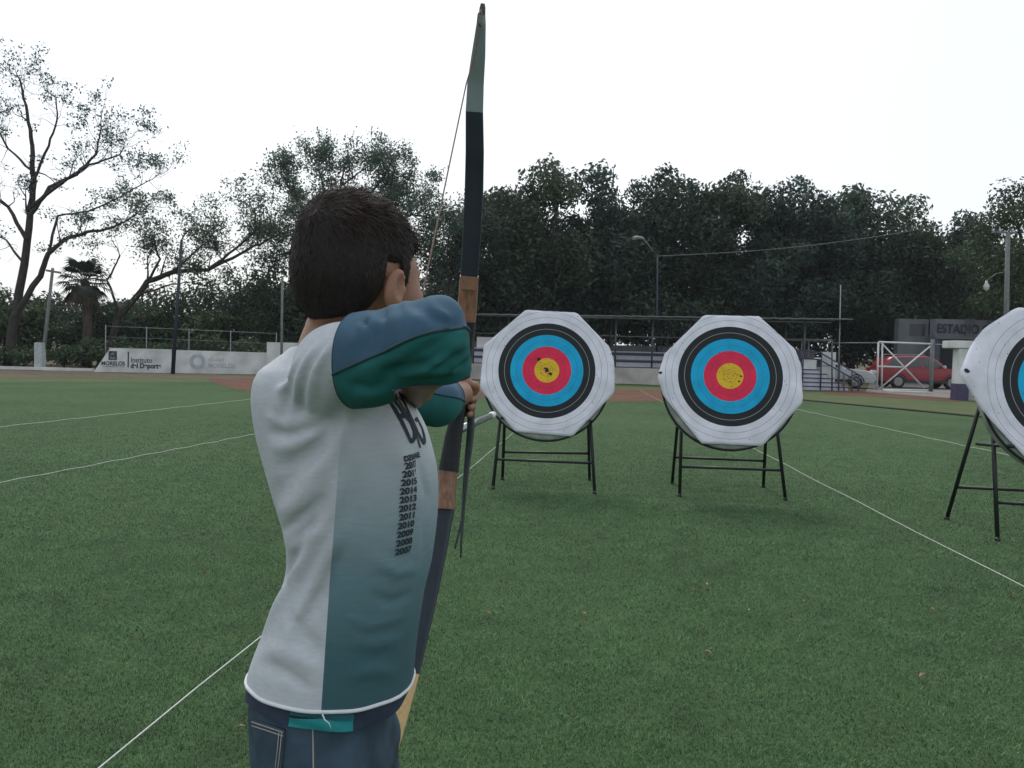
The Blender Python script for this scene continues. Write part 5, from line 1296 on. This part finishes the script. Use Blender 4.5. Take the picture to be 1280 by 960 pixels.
def ripple(X, Y, Z):
    out = 0; wx = 0.02 * np.sin(X * 31 + Z * 17); wz = 0.025 * np.sin(Y * 23 - Z * 19 + X * 11)
    for v, fq, ph in RIP:
        v = v / np.linalg.norm(v); out = out + np.sin(((X + wz) * v[0] + Y * v[1] + (Z + wx) * v[2]) * fq + ph) * 0.0135 / fq
    return out.astype(np.float32)
for fld in (S, RS, LS):
    fld.put(ripple, fld.lo, fld.lo + fld.h * fld.n, 0.001, 'bump')
def raw_bm(fld):
    v_, f_ = fld.mesh(); v_ = relax(v_, f_, 2, 0.5)
    b_ = bmesh.new(); m_ = np_mesh('raw', v_, f_); b_.from_mesh(m_); bpy.data.meshes.remove(m_); return b_
bm = raw_bm(S)
def bisect(bm_, co_, no_, clear_out=False, faces=None):
    g = bm_.verts[:] + bm_.edges[:] + bm_.faces[:] if faces is None else faces
    return bmesh.ops.bisect_plane(bm_, geom=g, plane_co=Vector(co_), plane_no=Vector(no_), clear_outer=clear_out, dist=1e-5)
# hem: cut off everything under it
HEM_Z = 0.862
bisect(bm, (float(np.interp(HEM_Z, tz, tcx)), DT, HEM_Z), Vector((-0.05, -0.06, -1)), True)
def side(p, co_, no_): return (Vector(p) - Vector(co_)).dot(Vector(no_))
def carve(b_, co_, no_, test=None, cut=False):
    fs = [f for f in b_.faces if test is None or test(f.calc_center_median())]
    g = list({v for f in fs for v in f.verts}) + list({e for f in fs for e in f.edges}) + fs
    bmesh.ops.bisect_plane(b_, geom=g, plane_co=co_, plane_no=no_, dist=1e-5)
    if cut:
        bmesh.ops.delete(b_, geom=[f for f in b_.faces if (test is None or test(f.calc_center_median())) and side(f.calc_center_median(), co_, no_) > 0], context='FACES')
# neckline
nk = P(420, 438, 1.25)
carve(bm, P(420, 433, 1.25), Vector((0.22, 0.05, 1)), lambda c: (c.xy - nk.xy).length < 0.085 and c.z > nk.z - 0.03, True)
# sleeve seams and cuffs
rs_co, rs_no = P(444, 452, 1.07), Vector((1, -0.32, 0)).normalized()
ls_co, ls_no = Lsh.lerp(Lel, 0.25), (Lel - Lsh).normalized()
rc_co, rc_no = P(540, 467, 1.03), Vector((0.10, 0.50, -0.80)).normalized()
lc_co, lc_no = P(566, 502, 1.70), Vector((0.30, 0.85, 0.05)).normalized()
rbm, lbm = raw_bm(RS), raw_bm(LS)
carve(rbm, rs_co, -rs_no, None, True); carve(rbm, rc_co, rc_no)
rb_co, rb_no = P(488, 484, 1.03), Vector((1, 0.25, 0.35)).normalized()
carve(rbm, rb_co, rb_no, lambda c: side(c, rc_co, rc_no) > 0)
bmesh.ops.delete(rbm, geom=[f for f in rbm.faces if side(f.calc_center_median(), rc_co, rc_no) > 0 and side(f.calc_center_median(), rb_co, rb_no) > 0], context='FACES')
carve(lbm, ls_co, -ls_no, None, True); carve(lbm, lc_co, lc_no, None, True)
# colour split of the sleeves (slate on top, teal underneath) and the side seam of the torso
rsp_co = P(433, 470, 1.05); _ax = (P(583, 411, 0.99) - rsp_co)
rsp_no = _ax.cross(Vector((0.15, -1, 0.25))).normalized()
if rsp_no.z < 0: rsp_no = -rsp_no
lsp_co = P(556, 496, 1.62); lsp_no = Vector((0.1, 0.12, 1)).normalized()
carve(rbm, rsp_co, rsp_no); carve(lbm, lsp_co, lsp_no)
seam_co, seam_b = P(428, 520, 1.08), P(402, 893, 1.09)
seam_no = (seam_b - seam_co).cross(Vector((-0.25, 1, 0))).normalized()
if seam_no.x < 0: seam_no = -seam_no
carve(bm, seam_co, seam_no)

white = mat('shirt_cotton', (0.44, 0.465, 0.50), 0.92, 0.06, 60, 0.16, 900, stretch=(1, 1, 5))
def grad_mat():
    """dip-dyed front panel: white at the chest running into teal at the hem"""
    m = bpy.data.materials.new('shirt_dip_dye'); m.use_nodes = True; n = m.node_tree; b = n.nodes['Principled BSDF']
    b.inputs['Roughness'].default_value = 0.92
    tc = n.nodes.new('ShaderNodeTexCoord'); sx = n.nodes.new('ShaderNodeSeparateXYZ'); n.links.new(tc.outputs['Object'], sx.inputs[0])
    nz = n.nodes.new('ShaderNodeTexNoise'); nz.inputs['Scale'].default_value = 30
    mp = n.nodes.new('ShaderNodeMapping'); mp.inputs['Scale'].default_value = (1, 1, 7); n.links.new(tc.outputs['Object'], mp.inputs[0]); n.links.new(mp.outputs[0], nz.inputs['Vector'])
    ad = n.nodes.new('ShaderNodeMath'); ad.operation = 'MULTIPLY_ADD'; ad.inputs[1].default_value = 0.05; n.links.new(nz.outputs[0], ad.inputs[0]); n.links.new(sx.outputs['Z'], ad.inputs[2])
    mr = n.nodes.new('ShaderNodeMapRange'); mr.inputs[1].default_value = 0.86; mr.inputs[2].default_value = 1.30; n.links.new(ad.outputs[0], mr.inputs[0])
    cr = n.nodes.new('ShaderNodeValToRGB'); e = cr.color_ramp.elements
    e[0].position = 0.0; e[0].color = (0.030, 0.085, 0.102, 1)
    e[1].position = 1.0; e[1].color = (0.44, 0.465, 0.50, 1)
    for p, c in ((0.24, (0.038, 0.102, 0.122, 1)), (0.50, (0.105, 0.19, 0.22, 1)), (0.74, (0.27, 0.33, 0.365, 1))):
        q = e.new(p); q.color = c
    n.links.new(mr.outputs[0], cr.inputs[0]); n.links.new(cr.outputs[0], b.inputs['Base Color'])
    nb = n.nodes.new('ShaderNodeTexNoise'); nb.inputs['Scale'].default_value = 900; bp = n.nodes.new('ShaderNodeBump'); bp.inputs['Strength'].default_value = 0.15; bp.inputs['Distance'].default_value = 0.01
    n.links.new(tc.outputs['Object'], nb.inputs['Vector']); n.links.new(nb.outputs[0], bp.inputs['Height']); n.links.new(bp.outputs[0], b.inputs['Normal'])
    return m
dip = grad_mat()
slate = mat('sleeve_slate', (0.036, 0.088, 0.140), 0.9, 0.10, 40, 0.12, 900)
teal = mat('sleeve_teal', (0.009, 0.105, 0.102), 0.9, 0.10, 40, 0.12, 900)
seamm = mat('seam_thread', (0.032, 0.055, 0.075), 0.9, 0.1)
hemm = mat('hem_cotton', (0.62, 0.64, 0.67), 0.9, 0.05, 90, 0.2, 700)

def part_from(b_, name, mats, mi, parent):
    fs = b_.faces[:]
    vmap = {}; vs = []; ff = []; ms = []
    o3 = org(parent)
    for f in fs:
        idx = []
        for v in f.verts:
            if v not in vmap: vmap[v] = len(vs); vs.append(tuple(v.co - o3))
            idx.append(vmap[v])
        ff.append(idx); ms.append(mi(f.calc_center_median()))
    me = bpy.data.meshes.new(name); me.from_pydata(vs, [], ff); me.polygons.foreach_set('material_index', ms)
    return link_mesh(name, me, mats, parent, True)
def loops_of(o):
    """boundary loops of a mesh in world coordinates"""
    b2 = bmesh.new(); b2.from_mesh(o.data); es = {e for e in b2.edges if e.is_boundary}; out = []
    while es:
        e = es.pop(); st, cur = e.verts; lp = [st.co.copy(), cur.co.copy()]
        while cur is not st:
            nx = [x for x in cur.link_edges if x in es]
            if not nx: break
            x = nx[0]; es.discard(x); cur = x.other_vert(cur); lp.append(cur.co.copy())
        out.append(lp)
    b2.free(); o3 = org(o)
    return [[p + o3 for p in lp] for lp in out if len(lp) > 20]
def resample(lp, step):
    out = [lp[0]]; acc = 0
    for a, b in zip(lp, lp[1:]):
        acc += (b - a).length
        if acc >= step: out.append(b); acc = 0
    return out
def soft(lp, it=3):
    n = len(lp)
    for _ in range(it): lp = [(lp[i - 1] + lp[i] * 2 + lp[(i + 1) % n]) / 4 for i in range(n)]
    return lp
in_stub = lambda c: side(c, rs_co, rs_no) > -0.01 and c.y < 1.16 and c.z > 1.27
shirt = part_from(bm, 'shirt', [white, dip], lambda c: 1 if side(c, seam_co, seam_no) > 0 and c.z < 1.34 and not in_stub(c) else 0, boy)
for slb, spc, spn in ((rbm, rsp_co, rsp_no), (lbm, lsp_co, lsp_no)):
    sv = part_from(slb, 'sleeve', [teal, slate], lambda c: 1 if side(c, spc, spn) > 0 else 0, shirt)
    # seam thread along the colour change, and the turned cuff
    b2 = bmesh.new(); b2.from_mesh(sv.data)
    ln_e = [e for e in b2.edges if len(e.link_faces) == 2 and e.link_faces[0].material_index != e.link_faces[1].material_index]
    o3 = org(sv); mb = MB()
    for e in ln_e:
        nrm = (e.link_faces[0].normal + e.link_faces[1].normal) / 2
        a, b_ = e.verts[0].co + o3 + nrm * 0.0006, e.verts[1].co + o3 + nrm * 0.0006
        dd = (b_ - a)
        if dd.length > 1e-5: mb.tube([a - dd * 0.12, b_ + dd * 0.12], 0.0027, 6, False, flat=0.6)
    b2.free()
    if mb.v: tag(mb.build('seam', seamm, sv, True), kind='stuff')
    for lp in loops_of(sv):
        c = sum(lp, Vector()) / len(lp)
        cc, sc_ = (rc_co, rs_co) if slb is rbm else (lc_co, ls_co)
        if (c - cc).length < (c - sc_).length:
            q = soft(resample(lp, 0.004)); q.append(q[0])
            MB().tube(q, 0.0026, 6, False).build('cuff', slate if slb is lbm else teal, sv, True)
        else:
            q = soft(resample(lp, 0.004)); q.append(q[0])
            MB().tube(q, 0.0011, 6, False).build('shoulder_seam', seamm, sv, True)
for lp in loops_of(shirt):
    c = sum(lp, Vector()) / len(lp)
    if c.z < 0.95:
        q = soft(resample(lp, 0.004), 4)
        q = [p + Vector((0, 0, 0.0008 * math.sin(i * 0.13) + 0.0005 * math.sin(i * 0.47))) for i, p in enumerate(q)]
        q.append(q[0])
        hemo = MB().tube(q, 0.0030, 8, False).build('hem', hemm, shirt, True)
    elif c.z > 1.33:
        q = soft(resample(lp, 0.004), 4); q.append(q[0])
        MB().tube(q, 0.0042, 8, False).build('collar', mat('collar_navy', (0.03, 0.045, 0.06), 0.9, 0.1), shirt, True)
# loose thread where the side seam meets the hem
th = P(403, 893, 1.085)
MB().tube([th, th + Vector((0.004, -0.003, -0.006)), th + Vector((0.010, -0.004, -0.010)), th + Vector((0.013, -0.003, -0.018))], [0.0012, 0.0009, 0.0007, 0.0004], 5).build('loose_thread', hemm, shirt, True)

# ---- print on the chest
bvh = BVHTree.FromBMesh(bm)
ink = mat('print_ink', (0.018, 0.028, 0.036), 0.85, 0.1, 80)
def on_cloth(me, c_pix, foreshort_right, size_fn, name, m, lift=0.0016):
    """lays a flat mesh (x right, y up, metres) on the cloth round the point seen at c_pix"""
    o_, d_ = CAM, (P(*c_pix, 1.0) - CAM).normalized()
    hit, nr, _, _ = bvh.ray_cast(o_, d_)
    nr = Vector((nr.x, nr.y, nr.z * 0.3)).normalized() if nr.dot(d_) < 0 else Vector((-nr.x, -nr.y, -nr.z * 0.3)).normalized()
    nr = (nr + foreshort_right).normalized()
    upv = Vector((-0.05, 0, 1)); tx = upv.cross(nr).normalized(); ty = nr.cross(tx)
    b3 = bmesh.new(); b3.from_mesh(me)
    bmesh.ops.triangulate(b3, faces=b3.faces[:])
    for _ in range(2):
        bmesh.ops.subdivide_edges(b3, edges=[e for e in b3.edges if e.calc_length() > 0.004], cuts=1)
    bmesh.ops.triangulate(b3, faces=b3.faces[:])
    for v in b3.verts:
        p0 = hit + tx * v.co.x + ty * v.co.y + nr * 0.06
        h2 = bvh.ray_cast(p0, -nr, 0.2)[0]
        v.co = (h2 if h2 else p0 - nr * 0.06) + nr * lift
    b3.to_mesh(me); b3.free(); me.transform(Matrix.Translation(-org(shirt))); me.name = name
    return link_mesh(name, me, m, shirt)
lines = ['DZSHNE', '2017', '2016', '2015', '2014', '2013', '2012', '2011', '2010', '2009', '2008', '2007']
for i, t in enumerate(lines):
    me = text_mesh(t, 0.0128 if i else 0.0105, None, None, ink, sx=1.15, bold=0.0005)
    xs = [v.co.x for v in me.vertices]; me.transform(Matrix.Translation((-(min(xs) + max(xs)) / 2, -0.0045, 0)))
    on_cloth(me, (515.5 - i * 1.02, 570 + i * 10.7), Vector((0.10, 0, 0)), None, 'lettering', ink)
def stroke(pts, w):
    mb = MB(); L_, R_ = [], []
    for i, p in enumerate(pts):
        a, b = Vector(pts[max(i - 1, 0)]), Vector(pts[min(i + 1, len(pts) - 1)])
        d = (b - a).normalized(); nrm = Vector((-d.y, d.x)); ww = w * (1 + 0.18 * math.sin(i * 2.1)) / 2
        L_.append((p[0] + nrm.x * ww, p[1] + nrm.y * ww, 0)); R_.append((p[0] - nrm.x * ww, p[1] - nrm.y * ww, 0))
    n = len(pts); mb.add(L_ + R_, [(i, i + 1, n + i + 1, n + i) for i in range(n - 1)])
    me = bpy.data.meshes.new('s'); me.from_pydata(mb.v, [], mb.f); return me
def arc(cx, cy, rx_, ry_, a0, a1, n=14):
    return [(cx + rx_ * math.cos(rad(a0 + (a1 - a0) * i / n)), cy + ry_ * math.sin(rad(a0 + (a1 - a0) * i / n))) for i in range(n + 1)]
GL0 = (511, 524)
for pts, ww in [([(-0.030, 0.038), (-0.025, 0.01), (-0.019, -0.030)], 0.008),
                (arc(-0.015, -0.012, 0.015, 0.019, 110, -115), 0.007), ([(-0.028, 0.038), (-0.017, 0.034), (-0.009, 0.006)], 0.007),
                ([(-0.006, 0.036), (0.001, 0.0), (0.004, -0.044)], 0.0048),
                (arc(0.025, 0.0, 0.017, 0.038, 55, 335), 0.0085), ([(0.040, -0.018), (0.035, -0.002), (0.022, -0.004)], 0.007)]:
    on_cloth(stroke(pts, ww), GL0, Vector((0.15, 0, 0)), None, 'brush_letter', ink)
patchm = mat('print_yellow', (0.42, 0.34, 0.16), 0.85, 0.15, 60)
on_cloth(stroke([(-0.012, 0.0), (0.0, 0.001), (0.012, 0.0)], 0.022), (494, 496), Vector((0.1, 0, 0)), None, 'printed_patch', patchm, 0.0012)
for s_ in (-1, 1):
    on_cloth(stroke([(-0.010, -0.006 * s_), (0, 0), (0.010, 0.006 * s_)], 0.003), (494, 496), Vector((0.1, 0, 0)), None, 'printed_cross', ink, 0.0018)
bm.free()

# ---- undershirt band showing under the hem, jeans, shoes
navy = mat('undershirt_navy', (0.020, 0.032, 0.055), 0.9, 0.15, 50, 0.1, 700)
tealb = mat('undershirt_teal', (0.012, 0.21, 0.22), 0.85, 0.08, 50, 0.1, 700)
def band(z0, z1, g0, g1, a0, a1, n, m, name, parent, steps=4):
    rings = []
    for j in range(steps + 1):
        z = z0 + (z1 - z0) * j / steps; g = g0 + (g1 - g0) * j / steps; r = []
        cx, a, b = [float(smooth_interp(np.array([z]), q)[0]) for q in (tcx, ta, tb)]
        for i in range(n + 1):
            th_ = rad(a0 + (a1 - a0) * i / n); c_, s_ = math.cos(th_), math.sin(th_)
            e = 2 / 2.25; wv = 0.0015 * math.sin(th_ * 9 + j)
            drop = 0.008 * math.sin(th_ * 2)
            r.append(Vector((cx + (a + g + wv) * abs(c_) ** e * math.copysign(1, c_), DT + (b + g + wv) * abs(s_) ** e * math.copysign(1, s_), z + drop * (1 - j / steps))))
        rings.append(r)
    return MB().loft(rings, False, False).build(name, m, parent, True)
us = band(0.845, 0.880, -0.003, -0.006, 0, 360, 96, navy, 'undershirt', boy)
band(0.8440, 0.859, -0.0015, -0.002, 259, 296, 24, tealb, 'undershirt_patch', us)
band(0.860, 0.876, -0.0015, -0.004, 259, 296, 24, mat('undershirt_dark_teal', (0.012, 0.08, 0.10), 0.9, 0.1), 'undershirt_patch', us)

denim = mat('denim', (0.034, 0.060, 0.088), 0.9, 0.35, 18, 0.25, 900)
J = Field((-0.50, 0.98, 0.055), (0.02, 1.56, 0.86), 0.006)
jz = [0.60, 0.70, 0.76, 0.80, 0.87]
def hips(X, Y, Z):
    z = Z.ravel(); sh = Z.shape
    cx = (np.interp(z, tz[::1], tcx) - 0.011).reshape(sh).astype(np.float32)
    a = np.interp(z, [0.66, 0.74, 0.80, 0.87], [0.092, 0.103, 0.107, 0.106]).reshape(sh); b = np.interp(z, [0.66, 0.74, 0.80, 0.87], [0.13, 0.148, 0.144, 0.138]).reshape(sh)
    qx = np.abs((X - cx) / a); qy = np.abs((Y - DT) / b); k0 = (qx ** 2.2 + qy ** 2.2) ** (1 / 2.2)
    return np.maximum((k0 - 1) * 0.11, np.maximum(Z - 0.855, 0.70 - Z)).astype(np.float32)
hipx = float(np.interp(0.78, tz, tcx))
J.put(hips, (-0.5, 1.0, 0.69), (0.0, 1.5, 0.86), 0.02)
KN = [(Vector((hipx + 0.012, DT - 0.070, 0.72)), Vector((hipx + 0.028, DT - 0.115, 0.44)), Vector((hipx + 0.010, DT - 0.150, 0.09))),
      (Vector((hipx + 0.012, DT + 0.070, 0.72)), Vector((hipx + 0.030, DT + 0.120, 0.44)), Vector((hipx + 0.015, DT + 0.160, 0.09)))]
for h_, k_, a_ in KN:
    J.cone(h_, k_, 0.088, 0.064, 0.03); J.cone(k_, a_, 0.064, 0.056, 0.03)
J.put(lambda X, Y, Z: (0.0022 * np.sin(Z * 70 + X * 30 + 2 * np.sin(Y * 25)) * np.sin(Y * 38 + Z * 20)).astype(np.float32), (-0.5, 0.98, 0.05), (0.02, 1.56, 0.86), 0.001, 'bump')
J.put(lambda X, Y, Z: (0.085 - Z) + 0 * X + 0 * Y, (-0.5, 0.98, 0.05), (0.02, 1.56, 0.06), 0.004, 'sub')
JV, JF = J.mesh(); JV = relax(JV, JF, 2, 0.5)
jeans = link_mesh('jeans', np_mesh('jeans', JV - BO, JF), denim, boy, True)
jb = bmesh.new(); jm = np_mesh('j', JV, JF); jb.from_mesh(jm); bpy.data.meshes.remove(jm); jbvh = BVHTree.FromBMesh(jb); jb.free()
stitch = mat('stitching', (0.30, 0.28, 0.25), 0.9, 0.2)
def on_jeans(px, py, lift=0.002):
    h_, n_, _, _ = jbvh.ray_cast(CAM, (P(px, py, 1) - CAM).normalized())
    if h_ is None: h_, n_ = P(px, py, 1.12), Vector((0, -1, 0))
    return h_ + n_ * lift
pk = [(318, 899), (357, 911), (351, 993), (325, 984)]
ring = []
for (x0, y0), (x1, y1) in zip(pk, pk[1:] + pk[:1]):
    ring += [(x0 + (x1 - x0) * t / 6, y0 + (y1 - y0) * t / 6) for t in range(6)]
cxp, cyp = sum(p[0] for p in ring) / len(ring), sum(p[1] for p in ring) / len(ring)
mb = MB(); vs_ = []
for s_, lf in ((1.0, 0.0005), (0.97, 0.0042), (0.8, 0.0046), (0.6, 0.0046), (0.4, 0.0046), (0.2, 0.0046)):
    vs_.append([on_jeans(cxp + (x - cxp) * s_, cyp + (y - cyp) * s_, lf) for x, y in ring])
mb.loft(vs_, True, True)
pocket = mb.build('pocket', denim, jeans, True)
for s_, dy in ((1, 3.5), (1, 8)):
    MB().tube([on_jeans(319 + (356 - 319) * t / 12, 898 + (911 - 898) * t / 12 + dy, 0.0055) for t in range(13)], 0.0007, 5).build('stitch_line', stitch, pocket)
for dx in (-3, -6):
    MB().tube([on_jeans(357 + dx - (6 * t / 12), 914 + (70 * t / 12), 0.0055) for t in range(13)], 0.0007, 5).build('stitch_line', stitch, pocket)
MB().tube([on_jeans(391 + 0.1 * t, 905 + 7 * t, 0.0008) for t in range(12)], 0.0012, 5).build('side_seam', stitch, jeans)
shoem = mat('shoe_canvas', (0.05, 0.055, 0.065), 0.8, 0.2, 40); solem = mat('shoe_sole', (0.6, 0.6, 0.58), 0.7, 0.1)
for h_, k_, a_ in KN:
    c_ = Vector((a_.x, a_.y, 0)); X_ = Field(c_ - Vector((0.11, 0.07, 0.0)), c_ + Vector((0.21, 0.07, 0.14)), 0.005)
    X_.cone(c_ + Vector((-0.035, 0, 0.055)), c_ + Vector((0.06, 0, 0.045)), 0.036, 0.036, 0.02)
    X_.cone(c_ + Vector((0.06, 0, 0.043)), c_ + Vector((0.145, -0.005, 0.036)), 0.038, 0.028, 0.02)
    X_.cone(c_ + Vector((0, 0, 0.06)), c_ + Vector((0, 0, 0.115)), 0.04, 0.042, 0.02)
    q, f_ = X_.mesh(); sh = link_mesh('shoe', np_mesh('shoe', q - BO, f_), shoem, boy, True)
    out = []
    for z in (0.001, 0.024):
        out.append([c_ + Vector((0.052 + 0.128 * math.cos(t * math.pi / 16), 0.046 * math.sin(t * math.pi / 16) * (1 + 0.12 * math.cos(t * math.pi / 16)), z)) for t in range(32)])
    MB().loft(out).build('sole', solem, sh)

# ================================================================== bow
bow = thing('recurve_bow', GRIP, 'tall wooden recurve bow with black limbs, drawn by the boy', 'bow')
blackl = mat('limb_black', (0.020, 0.029, 0.040), 0.38, 0.1, 30)
greyl = mat('limb_glass_grey', (0.24, 0.30, 0.31), 0.35, 0.12, 20, stretch=(1, 1, 0.15))
maple = mat('limb_maple', (0.52, 0.36, 0.17), 0.45, 0.15, 30, stretch=(8, 8, 0.5))
wood = mat('riser_wood', (0.22, 0.115, 0.070), 0.38, 0.35, 26, stretch=(6, 6, 0.6))
wrap = mat('grip_tape', (0.010, 0.012, 0.016), 0.55, 0.2, 60, 0.2, 250)
metal = mat('rod_metal', (0.26, 0.28, 0.29), 0.25, 0.08, 40, metal=0.9)
whitec = mat('rod_cap', (0.6, 0.6, 0.58), 0.35, 0.05)
def strap_loft(st, name, m, parent, bev=0.35):
    """st: (px, py, dist, width, thickness); flat side towards the archer, rounded corners"""
    pts = [P(a, b, c) for a, b, c, _, _ in st]; rings = []
    for i, p in enumerate(pts):
        d = (pts[min(i + 1, len(pts) - 1)] - pts[max(i - 1, 0)]).normalized()
        x = Vector((1, -0.05, 0)); x = (x - d * x.dot(d)).normalized(); y = x.cross(d)
        w2, t2 = st[i][3] / 2, st[i][4] / 2; r = []
        for k in range(16):
            a = 2 * math.pi * k / 16 + math.pi / 16; c_, s_ = math.cos(a), math.sin(a)
            r.append(p + x * (w2 * math.copysign(abs(c_) ** bev, c_)) + y * (t2 * math.copysign(abs(s_) ** bev, s_)))
        rings.append(r)
    return smooth_by_angle(MB().loft(rings).build(name, m, parent), 50)
def dens(st, n=5):
    out = []
    for a, b in zip(st, st[1:]):
        for t in range(n): out.append(tuple(a[k] + (b[k] - a[k]) * t / n for k in range(5)))
    return out + [st[-1]]
ul = strap_loft(dens([(593, 139, 1.705, 0.0375, 0.009), (593.5, 190, 1.735, 0.0400, 0.010), (592.5, 240, 1.77, 0.0415, 0.011), (590, 290, 1.80, 0.0415, 0.013), (586.5, 347, 1.84, 0.0395, 0.017)]), 'upper_limb', blackl, bow)
strap_loft(dens([(603, 14, 1.60, 0.012, 0.008), (601.5, 30, 1.606, 0.0190, 0.008), (598, 70, 1.645, 0.029, 0.008), (594.5, 105, 1.68, 0.0350, 0.0085), (593, 139.5, 1.705, 0.0375, 0.009)]), 'limb_tip', greyl, ul)
strap_loft([(603.6, 4, 1.592, 0.008, 0.010), (603.2, 10, 1.596, 0.012, 0.012), (602.6, 18, 1.602, 0.0135, 0.010)], 'tip_nock', mat('nock_horn', (0.10, 0.12, 0.12), 0.4, 0.1), ul)
riser = strap_loft(dens([(586.6, 345, 1.84, 0.0425, 0.030), (584.6, 380, 1.865, 0.0440, 0.036), (582.5, 405, 1.88, 0.0430, 0.042), (580.5, 440, 1.895, 0.036, 0.048), (577, 490, 1.905, 0.030, 0.050), (572, 520, 1.905, 0.031, 0.048),
                         (563, 570, 1.895, 0.040, 0.045), (559, 600, 1.885, 0.0445, 0.042), (555.5, 637, 1.865, 0.0465, 0.034)], 4), 'riser', wood, bow, 0.5)
# raised oval plate at the riser's end, tape over the grip
strap_loft([(586.8, 346, 1.824, 0.037, 0.006), (585.6, 362, 1.834, 0.037, 0.006)], 'riser_plate', mat('plate_wood', (0.25, 0.135, 0.085), 0.4, 0.2, 30), riser)
strap_loft(dens([(582.8, 401, 1.878, 0.0446, 0.046), (580.5, 440, 1.895, 0.038, 0.051), (577, 490, 1.905, 0.032, 0.053), (572, 520, 1.905, 0.033, 0.051), (566.5, 548, 1.90, 0.039, 0.049), (560.6, 589, 1.889, 0.0462, 0.046)], 5), 'grip_tape', wrap, riser, 0.5)
ll = strap_loft(dens([(555.6, 636, 1.865, 0.0465, 0.018), (546, 690, 1.83, 0.0445, 0.013), (534, 750, 1.785, 0.0425, 0.011), (513, 841, 1.715, 0.0400, 0.009)]), 'lower_limb', blackl, bow)
strap_loft(dens([(513.2, 840.5, 1.7155, 0.0400, 0.009), (497, 905, 1.665, 0.034, 0.0085), (483, 960, 1.625, 0.0260, 0.008), (470, 1010, 1.595, 0.0150, 0.008), (468, 1020, 1.59, 0.010, 0.009)]), 'limb_tip', maple, ll)
strm = mat('bowstring', (0.22, 0.15, 0.12), 0.8, 0.2, 200)
s_top = [P(602.5, 14, 1.590), P(598, 45, 1.610), P(591, 78, 1.640), P(583, 104, 1.655)]
MB().tube(s_top + [P(583, 104, 1.655).lerp(NOCK, t) for t in (0.25, 0.5, 0.75, 1.0)] + [NOCK.lerp(P(472, 985, 1.60), t) for t in (0.3, 0.6, 0.9)] + [P(468, 1016, 1.585)], 0.0016, 6).build('string', strm, bow, True)
for pz in (0, 1):
    a, b = (NOCK.lerp(P(583, 104, 1.655), 0.0), NOCK.lerp(P(583, 104, 1.655), 0.12)) if pz == 0 else (NOCK, NOCK.lerp(P(472, 985, 1.60), 0.12))
    MB().tube([a, b], 0.0021, 6).build('serving', mat('serving_thread', (0.03, 0.03, 0.035), 0.8, 0.1), bow, True)
MB().tube([P(602, 12, 1.59), P(598, 18, 1.588), P(597, 27, 1.592), P(601, 33, 1.60)], 0.0022, 6).build('string_loop', strm, bow, True)
# stabiliser rod pointing at the targets, with white end cap, and the slack sling hanging from the hand
ra, rb = P(566, 541, 1.93), P(614, 519.5, 2.64)
rod = MB().tube([ra, ra.lerp(rb, 0.5), rb], [0.0115, 0.0105, 0.0100], 14).build('stabiliser_rod', metal, bow, True)
dirr = (rb - ra).normalized()
MB().tube([rb - dirr * 0.03, rb, rb + dirr * 0.05, rb + dirr * 0.06], [0.0105, 0.0115, 0.0115, 0.007], 14).build('rod_cap', whitec, rod, True)
MB().tube([ra, ra + dirr * 0.03], [0.015, 0.013], 12).build('rod_bush', mat('bush_black', (0.02, 0.02, 0.022), 0.4), rod, True)
slm = mat('sling_cord', (0.055, 0.07, 0.075), 0.6, 0.2, 120, 0.1, 300)
hang = [P(582, 508, 1.915), P(588, 504, 1.925), P(590.5, 512, 1.93), P(590.5, 535, 1.93), P(588, 560, 1.93), P(584, 590, 1.93), P(581, 620, 1.93), P(578.5, 650, 1.93), P(576.6, 675, 1.93), P(576, 697, 1.93)]
MB().tube(hang, [0.006, 0.0065, 0.006, 0.006, 0.0055, 0.0048, 0.0042, 0.0038, 0.0033, 0.0022], 8).build('sling', slm, bow, True)
MB().tube([P(586.5, 512, 1.94), P(586, 540, 1.945), P(583, 570, 1.945), P(580, 610, 1.945), P(577.5, 650, 1.945), P(571, 676, 1.945), P(568.5, 686, 1.945)], [0.005, 0.005, 0.0045, 0.004, 0.0033, 0.0028, 0.002], 8).build('sling', slm, bow, True)
# ================================================================== thin haze in the air
hm_ = bpy.data.materials.new('haze'); hm_.use_nodes = True; hn = hm_.node_tree; hn.nodes.clear()
pv = hn.nodes.new('ShaderNodeVolumePrincipled'); pv.inputs['Color'].default_value = (0.86, 0.93, 1.0, 1); pv.inputs['Density'].default_value = 0.0003; pv.inputs['Anisotropy'].default_value = 0.2
ho = hn.nodes.new('ShaderNodeOutputMaterial'); hn.links.new(pv.outputs[0], ho.inputs['Volume'])
tag(MB().box((0, 40, 11.5), (240, 130, 25)).build('haze', hm_), kind='stuff')
